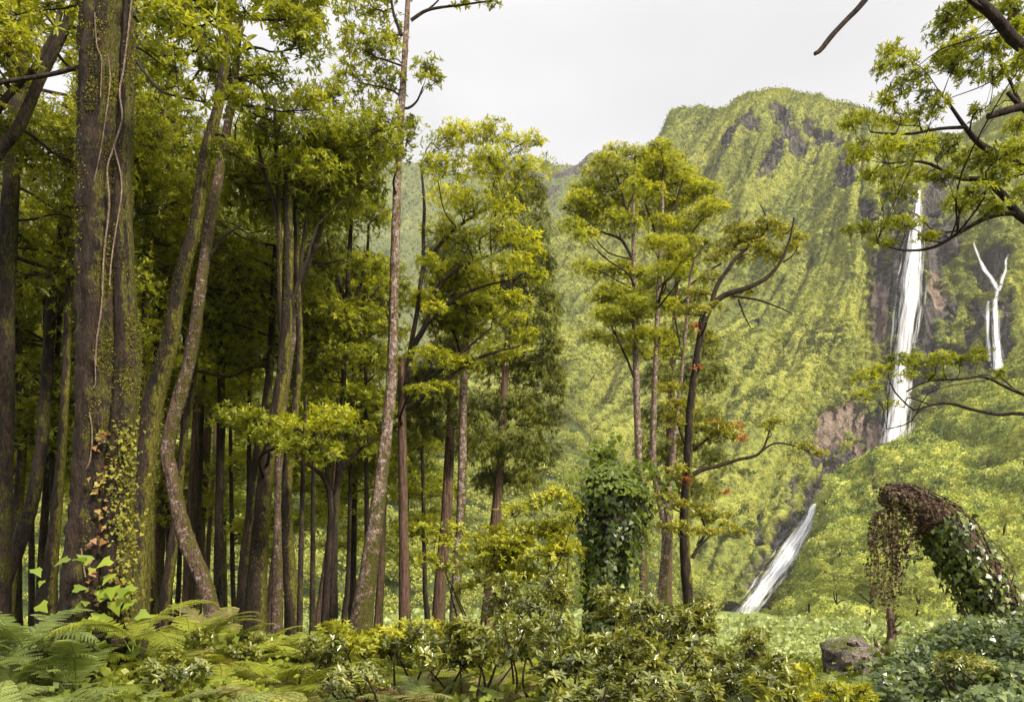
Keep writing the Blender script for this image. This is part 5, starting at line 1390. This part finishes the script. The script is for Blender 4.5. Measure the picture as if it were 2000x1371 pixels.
ri = np.random.default_rng(12)
Yc = 14.0
prof = np.array([(890, 1182, 14), (912, 1181, 44), (940, 1185, 82), (975, 1196, 112), (1015, 1200, 128), (1055, 1194, 118), (1095, 1186, 96), (1135, 1180, 78), (1180, 1176, 66), (1260, 1174, 70)], float)
iz = P(1178, 1240, Yc); iz[2] = float(ground_z(iz[0], iz[1]))
ivr = empty("ivy_clad_stump", iz, label="tall broken stump wholly wrapped in dark glossy ivy, centre right", cat="tree stump")
core = MB()
tube(core, [[*P(q[1], q[0], Yc), q[2] * 0.36 / F * Yc] for q in prof[::-1]], sides=16, rough=.15, step=.08)
core.obj("trunk", M_mossy, ivr, origin=iz)
n = 6500
py = ri.uniform(892, 1235, n)
cx = np.interp(py, prof[:, 0], prof[:, 1]); w = np.interp(py, prof[:, 0], prof[:, 2]) / 2
a = ri.uniform(0, 2 * math.pi, n)
nr = np.stack([np.cos(a), np.sin(a), ri.normal(size=n) * .2 + np.where(py < 930, .9, 0)], -1)
cen = np.stack([(cx - 1000) / F * Yc, np.full(n, Yc), CZ + (HZ - py) / F * Yc], -1)
lump = 0.90 + 0.55 * noise(np.stack([np.cos(a) * 1.6, np.sin(a) * 1.6, cen[:, 2] * 2.2], -1)) + 0.10 * noise(np.stack([np.cos(a) * 5, np.sin(a) * 5, cen[:, 2] * 7], -1))
p = cen + unit(nr) * (w / F * Yc * lump)[:, None] * ri.uniform(0.8, 1.05, (n, 1))
fol = MB(); ivy_leaves(fol, p, nr, 0.105, ri)
fol.obj("ivy", M_ivy, ivr, smooth_shade=False, origin=iz)
shoots = MB(); sl = MB()
for k, pts in enumerate([[(1150, 930), (1125, 925), (1105, 945), (1095, 990)], [(1185, 890), (1192, 870), (1205, 862)], [(1240, 930), (1270, 925), (1300, 945)], [(1235, 960), (1265, 970), (1285, 1000)], [(1240, 1000), (1262, 1040), (1270, 1090)],
                         [(1140, 960), (1115, 985), (1108, 1040)], [(1180, 895), (1170, 880), (1150, 885)], [(1230, 925), (1250, 905), (1280, 910)], [(1225, 1060), (1240, 1120), (1238, 1170)], [(1150, 1060), (1135, 1110), (1138, 1160)]]):
    q = tube(shoots, [[*P(a_, b_, Yc - .15 - .1 * (k % 3)), .006] for a_, b_ in pts], sides=4, step=.06)
    m = 60
    j = ri.integers(0, len(q), m)
    ivy_leaves(sl, q[j, :3] + ri.normal(size=(m, 3)) * .09, ri.normal(size=(m, 3)) + np.array([0.3, -.8, .6]), 0.10, ri)
m = 900
py2 = ri.uniform(885, 1000, m); a2 = ri.normal(-.6, .9, m)
ce = np.stack([(np.interp(py2, prof[:, 0], prof[:, 1]) - 1000) / F * Yc, np.full(m, Yc), CZ + (HZ - py2) / F * Yc], -1)
n2 = np.stack([np.cos(a2), np.sin(a2), np.full(m, .4)], -1)
ivy_leaves(sl, ce + n2 * (np.interp(py2, prof[:, 0], prof[:, 2]) / 2 / F * Yc * 1.12)[:, None], n2, 0.095, ri)
sl.obj("young_ivy", M_ivylite, ivr, smooth_shade=False, origin=iz, second=(shoots, M_vine))

# --- the arching dead trunk hung with withered vines
Ya = 11.0
arch = np.array([(2015, 1310, 116), (1972, 1240, 112), (1935, 1160, 112), (1897, 1095, 106), (1862, 1048, 96), (1828, 1014, 86), (1796, 990, 72), (1768, 974, 58), (1744, 968, 46), (1726, 970, 34)], float)
ab = P(1990, 1290, Ya); ab[2] = float(ground_z(ab[0], ab[1]))
ar = empty("arching_dead_trunk", ab, label="dead trunk arching over to the left, draped in withered vines and ivy", cat="dead tree")
mb = MB()
sk = tube(mb, [[*P(q[0], q[1], Ya), q[2] * 0.34 / F * Ya] for q in arch], sides=18, rough=.25, rscale=.12, step=.05)
mb.obj("trunk", M_dead, ar, origin=ab)
ra = np.random.default_rng(31)
vn_, wl_, gl_ = MB(), MB(), MB()
cen = np.array([P(q[0], q[1], Ya) for q in arch]); rad = arch[:, 2] / 2 / F * Ya
for k in range(90):                     # creeping vines wound along the trunk
    i0 = ra.uniform(0, 7.5); i1 = min(i0 + ra.uniform(1.5, 4), 9); tt = np.linspace(i0, i1, 9)
    a0 = ra.uniform(0, 6.28); aa = a0 + (tt - i0) * ra.normal() * 0.7 + ra.normal(size=9) * .12
    c_ = np.stack([np.interp(tt, range(10), cen[:, j]) for j in range(3)], -1); r_ = np.interp(tt, range(10), rad)
    t_ = unit(np.gradient(c_, axis=0)); u_ = unit(np.cross(t_, [0, 1, 0])); v_ = np.cross(t_, u_)
    pp = c_ + (u_ * np.cos(aa)[:, None] + v_ * np.sin(aa)[:, None]) * (r_ * ra.uniform(.62, 1.05))[:, None]
    tube(vn_, np.concatenate([pp, np.full((9, 1), ra.uniform(.004, .012))], 1), sides=4, step=.06)
vn_.obj("vines", M_vinered, ar, origin=ab)
n = 5200
tt = ra.uniform(0, 9, n); c_ = np.stack([np.interp(tt, range(10), cen[:, j]) for j in range(3)], -1); r_ = np.interp(tt, range(10), rad)
dx = np.stack([np.interp(tt, range(10), np.gradient(cen[:, j])) for j in range(3)], -1); t_ = unit(dx); u_ = unit(np.cross(t_, [0, 1, 0])); v_ = np.cross(t_, u_)
aa = ra.uniform(0, 6.28, n); nr = u_ * np.cos(aa)[:, None] + v_ * np.sin(aa)[:, None]
pp = c_ + nr * (r_ * ra.uniform(.7, 1.12, n))[:, None] + ra.normal(size=(n, 3)) * .015
low_side = (nr[:, 0] * -.7 + nr[:, 2] * -.5 - nr[:, 1] * .3 + ra.normal(size=n) * .5)
grn = (tt < 5.0) & (low_side > .0)
ivy_leaves(gl_, pp[grn] + np.array([-.04, -.03, 0]), nr[grn], .085, ra)
wd = ~grn & (ra.random(n) < .33)
ivy_leaves(wl_, pp[wd], nr[wd], .05, ra)
gl_.obj("ivy", M_ivy, ar, smooth_shade=False, origin=ab)
wl_.obj("withered_leaves", M_deadleaf, ar, smooth_shade=False, origin=ab)
# hanging curtain under the tip
st_, hl_ = MB(), MB()
for k in range(34):
    x0 = ra.uniform(1705, 1800) if k > 8 else ra.uniform(1704, 1722)
    y0 = float(np.interp(x0, [1700, 1722, 1757, 1800], [1020, 995, 990, 1010])); ln = ra.uniform(60, 200) * (1.0 if x0 < 1770 else .6)
    yy = Ya + ra.normal() * .12
    xs = x0 + np.cumsum(ra.normal(size=6)) * 3.0 - np.linspace(0, 1, 6) * max(0, 1730 - x0) * .2
    pts = [P(xs[i], y0 + ln * i / 5, yy) for i in range(6)]
    q = tube(st_, [[*a_, .0035] for a_ in pts], sides=3, step=.05)
    m = int(ln * ra.uniform(.10, .42)) + 3
    j = ra.integers(0, len(q), m)
    ivy_leaves(hl_, q[j, :3] + ra.normal(size=(m, 3)) * .02, ra.normal(size=(m, 3)), .05, ra)
for (x0, y1) in ((1745, 1230), (1712, 1150), (1730, 1175)):
    pts = [P(x0 + ra.normal() * 3, 1000 + (y1 - 1000) * i / 5, Ya - .1) for i in range(6)]
    q = tube(st_, [[*a_, .005] for a_ in pts], sides=4, step=.05)
    j = ra.integers(0, len(q), 110)
    ivy_leaves(hl_, q[j, :3] + ra.normal(size=(110, 3)) * .03, ra.normal(size=(110, 3)), .055, ra)
hl_.obj("hanging_vines", M_deadleaf, ar, smooth_shade=False, origin=ab, second=(st_, M_vinered))

def bank(name, fx, fy, n, L, mat, label, h=(0.0, 0.35), rng=ri, lump=0.35, thr=None, sc=1.1):
    x = rng.uniform(*fx, n); y = rng.uniform(*fy, n)
    q = np.stack([x * sc, y * sc, 0 * x + 4], -1)
    nz_ = noise(q)
    keep = (x / y * F + 1000 + rng.normal(size=n) * 14) > 1715 + 90 * smooth(9, 11, y) - 60 * smooth(8, 6, y)
    x, y, nz_ = x[keep], y[keep], nz_[keep]; n = len(x)
    z = ground_z(x, y) + lump * (0.5 + nz_) * 0.8 + rng.uniform(*h, n)
    if thr is not None:
        k = nz_ > thr; x, y, z = x[k], y[k], z[k]
    mb = MB()
    ivy_leaves(mb, np.stack([x, y, z], -1), np.stack([rng.normal(size=len(x)) * .3, -.5 + rng.normal(size=len(x)) * .3, np.full(len(x), .9)], -1), L, rng, down=0.25)
    return tag(mb.obj(name, mat, None, smooth_shade=False), label, name.replace('_', ' '), kind="stuff")
fern(960, 7.0, .8, 'b', "faded fern between the glossy shrubs at the bottom centre", n=9)
bank("ivy_cover", (3.9, 9.5), (5.6, 11.2), 42000, 0.068, M_ivy, "dark glossy ivy covering the bank at the bottom right corner", lump=.5)

# --- creepers on the huge trunk
M_cr = bark_mat("creeper_bark", (0.20, 0.14, 0.11), (0.36, 0.27, 0.22), scale=25)
bs = big_skel
def on_big(x, y):
    xs = (bs[:, 0] / bs[:, 1] * F + 1000); ys = HZ - (bs[:, 2] - CZ) / bs[:, 1] * F; ws = bs[:, 3] / bs[:, 1] * F
    near = np.abs(ys - y) < 30
    best = 8.8
    for i in np.where(near)[0]:
        if abs(xs[i] - x) < ws[i] * 1.0:
            best = min(best, bs[i, 1] - math.sqrt(max(ws[i] ** 2 - (xs[i] - x) ** 2, 0)) / F * 9 * 1.06)
    return P(x, y, best - .03)
for lab, w, pts in [
    ("long pale creeper snaking down the front of the huge trunk from the top", 6, [(515, -40), (500, 100), (480, 270), (465, 360), (475, 460), (440, 580), (415, 660), (420, 800), (405, 1000), (395, 1180), (375, 1330), (372, 1420)]),
    ("pale creeper branching off to the right at mid height of the huge trunk", 5, [(440, 560), (470, 700), (455, 850), (435, 1000), (425, 1110)]),
    ("thin creeper at the top left of the huge trunk", 4, [(368, 50), (378, 180), (395, 230), (390, 380)]),
    ("thin creeper beside the long one in the upper part of the huge trunk", 4, [(418, 210), (428, 310), (408, 480), (388, 600), (350, 760), (340, 880), (325, 1000)]),
    ("double creeper winding down the lower left half of the huge trunk", 5, [(320, 1440), (345, 1580), (360, 1680), (350, 1790), (322, 1850), (322, 1920), (305, 2010), (318, 2150), (332, 2240)]),
    ("straight thin creeper in the lower left half of the huge trunk", 4, [(366, 1380), (368, 1500), (312, 1560), (305, 1800), (280, 2000), (282, 2160)])]:
    mb = MB()
    tube(mb, [[*on_big(a_ * .503, b_ * .503), w / 3.4 / F * 8.6] for a_, b_ in pts], sides=6, step=.05, wander=.02)
    tag(mb.obj("creeper", M_cr), lab, "creeper", "pale creepers on the huge trunk")
mb = MB(); k = 60
py = ri.uniform(840, 1230, k); px = 197 + ri.normal(size=k) * 7 + np.where(py > 1050, ri.normal(size=k) * 14, 0)
ivy_leaves(mb, np.array([on_big(a_, b_) for a_, b_ in zip(px, py)]) + ri.normal(size=(k, 3)) * .03, np.tile([.2, -1, .2], (k, 1)), .07, ri)
tag(mb.obj("climbing_vine", M_orange, smooth_shade=False), "vine with orange and tan leaves in the cleft of the huge trunk", "vine")
mb = MB(); k = 46
py = ri.uniform(1090, 1270, k); px = 195 + ri.normal(size=k) * 52
ivy_leaves(mb, np.array([P(a_, b_, 8.35 + ri.normal() * .1) for a_, b_ in zip(px, py)]), np.tile([.1, -.8, .6], (k, 1)), .15, ri)
tag(mb.obj("climbing_vine", M_ivylite, smooth_shade=False), "large leaved bright vine at the foot of the huge trunk", "vine")
mb = MB(); k = 480
py = ri.uniform(820, 1220, k); px = 238 + ri.normal(size=k) * 17
ivy_leaves(mb, np.array([on_big(a_, b_) for a_, b_ in zip(px, py)]) + ri.normal(size=(k, 3)) * .04, np.tile([.5, -1, .2], (k, 1)), .042, ri)
tag(mb.obj("climbing_vine", M_mossleaf, smooth_shade=False), "small leaved climber on the right stem of the huge trunk", "vine")

# --- rocks, stump, driftwood
M_rock = bark_mat("boulder_stone", (0.10, 0.085, 0.075), (0.26, 0.22, 0.20), moss=(0.12, 0.13, 0.03), moss_amt=0.12, scale=5, stretch=1.0, moss_dir=(0, 0, 1))
M_sungrass = bark_mat("sunlit_grass", (0.13, 0.14, 0.03), (0.24, 0.25, 0.045), scale=6, stretch=1.0)  # bright grass colour with the sunlight painted in, for the hump below
def rock(name, label, px, py, Y, rx, ry, mat, seed, cat="boulder"):
    c = P(px, py, Y)
    th, ph = np.meshgrid(np.linspace(0.001, math.pi - .001, 34), np.linspace(0, 2 * math.pi, 56, endpoint=False), indexing='ij')
    d = np.stack([np.sin(th) * np.cos(ph), np.sin(th) * np.sin(ph), np.cos(th)], -1)
    k = 1 + .40 * noise(d * 1.3 + seed) + .12 * noise(d * 3.1 + seed) + .05 * noise(d * 9 + seed)
    flat = np.tanh(d * 1.1) / math.tanh(1.1)
    v = flat * k[..., None] * np.array([rx, rx * .8, ry]) / F * Y
    mb = MB(); mb.add(v.reshape(-1, 3), grid_faces(34, 56, True))
    o = mb.obj(name, mat); o.location = Vector([float(q) for q in c])
    return tag(o, label, cat)
rock("boulder", "rounded brown boulder under the driftwood before the valley field", 1665, 1290, 15, 52, 38, M_rock, 1.0)
rock("boulder", "pale flat stone just below the brown boulder", 1672, 1326, 14.2, 40, 12, M_rock, 5.0)
rock("boulder", "dark boulder half buried at the left edge of the ivy bank", 1765, 1350, 8.5, 34, 30, M_rock, 8.0)
rock("sunlit_grass_mound", "bright yellow hump standing in for sunlit grass at the bottom edge, left of centre", 525, 1400, 5.8, 85, 44, M_sungrass, 3.0, "mound")  # added hump in place of a sunlit patch of grass
def wood(name, label, cat, Y, arms, mat):
    arms = [to3(Y, a_) for a_ in arms]
    b = arms[0][-1, :3]
    root = empty(name, b, label=label, cat=cat)
    for i, a_ in enumerate(arms):
        mb = MB(); tube(mb, a_ if a_[0, 3] > a_[-1, 3] else a_[::-1], sides=10, rough=.22, rscale=.1, step=.05)
        mb.obj("trunk" if i == 0 else "branch", mat, root, origin=b)
    return root
wood("dead_snag", "reddish broken snag standing up right of the boulder", "snag", 15, [[(1736, 1186, 7), (1738, 1205, 13), (1741, 1228, 16), (1738, 1255, 18), (1724, 1280, 20), (1715, 1310, 24)], [(1733, 1195, 3), (1728, 1188, 2)], [(1760, 1232, 5), (1745, 1240, 10)], [(1708, 1246, 5), (1712, 1262, 8), (1716, 1282, 12)]], M_dead)
wood("driftwood", "dark dead limb lying across the boulder", "log", 14.8, [[(1655, 1256, 6), (1672, 1262, 9), (1692, 1276, 11), (1712, 1290, 13)], [(1672, 1254, 4), (1680, 1266, 6)]], M_darkb)
wood("short_stump", "short black broken stump among the shrubs, right of the gnarled tree", "stump", 8.4, [[(1462, 1240, 22), (1464, 1262, 20), (1468, 1300, 22), (1470, 1400, 26)], [(1458, 1236, 8), (1457, 1250, 10)], [(1500, 1276, 5), (1470, 1282, 9)]], M_darkb)

# --- bushes at the foot of the near slope
for i, (px, py, w, h, Y, lab) in enumerate([
    (1580, 1168, 26, 22, 150, "rounded olive bush beside the foot of the low cascade"), (1634, 1146, 40, 28, 150, "broadest pale brown green bush at the foot of the near slope"), (1608, 1112, 24, 16, 175, "small round bush above the broad bush at the slope's foot"),
    (1700, 1138, 50, 34, 140, "dark stemmed green bush right of the broad bush at the slope's foot"), (1640, 1062, 30, 22, 200, "dark green bush halfway up the near slope by the cascade"), (1525, 1198, 24, 8, 150, "low grey bush left of the cascade's foot bushes"),
    (1790, 1160, 46, 34, 110, "pale bush seen under the hanging vines"), (1845, 1130, 44, 34, 120, "pale green bush just left of the arching trunk"), (1880, 1052, 44, 34, 160, "round bush above the crest of the arching trunk"), (1960, 1010, 40, 30, 175, "bush near the right edge above the arching trunk"),
    (1745, 1040, 30, 22, 190, "small bush left of the arching trunk's crown on the slope"), (1960, 1110, 50, 36, 110, "pale bush at the right edge behind the arching trunk"), (1740, 1200, 36, 18, 85, "low yellowish bush behind the reddish snag")]):
    c = P(px, py, Y)
    gz = float(ground_z(c[0], c[1]))
    b = P(px, py + h, Y)
    g = np.random.default_rng(200 + i)
    root = empty("bush", b, label=lab, cat="bush", group="bushes at the foot of the near slope")
    tb = MB()
    for k in range(3):
        e = c + g.normal(size=3) * w / F * Y * .3
        tube(tb, [[*(b - [0, 0, .6]), .16], [*((b + e) / 2 + g.normal(size=3) * .2), .11], [*e, .05]], sides=5, step=.4)
    tb.obj("stems", M_twig, root, origin=b)
    cs = c + g.normal(size=(9, 3)) * np.array([w * .45, w * .4, h * .35]) / F * Y
    v, f, r = crowns_on(cs, np.full(9, w * .5 / F * Y), 420, g, leaf=.13)
    fb = MB(); fb.add(v, f, r); fb.obj("foliage", M_wcrown, root, smooth_shade=False, origin=b)

# --- cover on the valley field and the forest floor
n = 95000
px = ri.uniform(450, 2250, n); Y = 26 * (130 / 26) ** ri.random(n); X = (px - 1000) / F * Y
Z = ground_z(X, Y); keep = Z > -14
q = np.stack([X, Y, Z + .006 * Y * (.5 + noise(np.stack([X / 3, Y / 5, 0 * X], -1)))], -1)[keep]
stuff("field_plants", [shards_on(q, np.tile([0, -.3, 1.0], (len(q), 1)), (.0085 * Y[keep]) * np.where(px[keep] < 1380, 1.15, .9), 1, ri)], M_field, "pale green broad leaved plants filling the flat valley field", "plants")
n = 52000
Y = 5 + 29 * ri.random(n) ** 1.3; px = ri.uniform(-150, 1750, n); X = (px - 1000) / F * Y
nz_ = noise(np.stack([X * .8, Y * .8, 0 * X], -1))
k = ((Y < 17) | (nz_ > .1)) & ~((px > 1590) & (px < 1730) & (Y > 11.5) & (Y < 17))
q = np.stack([X, Y, ground_z(X, Y) + ri.random(n) * (.15 + .35 * np.clip(nz_ + .4, 0, 1)) * np.interp(Y, [5, 12, 34], [1, 1, .5])], -1)[k]
stuff("undergrowth", [shards_on(q, np.tile([0, -.2, .6], (len(q), 1)), .05 + .004 * Y[k], 2, ri)], M_cover, "mixed low leafy undergrowth covering the forest floor", "undergrowth")

# ------------------------------------------------------------------ the air between here and the far slopes
HX0, HX1, HY0, HY1, HZ0, HZ1 = -1500.0, 1500.0, -80.0, 1600.0, -60.0, 720.0
hv = np.array([[x, y, z] for x in (HX0, HX1) for y in (HY0, HY1) for z in (HZ0, HZ1)])
hf = np.array([[0, 1, 3, 2], [4, 6, 7, 5], [0, 4, 5, 1], [2, 3, 7, 6], [0, 2, 6, 4], [1, 5, 7, 3]])
hm, hn, hl = new_mat("haze_air")
ho = hn.new("ShaderNodeOutputMaterial")
pv = hn.new("ShaderNodeVolumePrincipled")
pv.inputs['Color'].default_value = (0.92, 0.92, 0.95, 1)
pv.inputs['Density'].default_value = 0.00012
hl.new(pv.outputs[0], ho.inputs['Volume'])
haze = link(bpy.data.objects.new("haze", make_mesh("haze", hv, hf, hm)))
haze["kind"] = "stuff"
haze["label"] = "thin pale haze in the air between the camera and the far slopes"
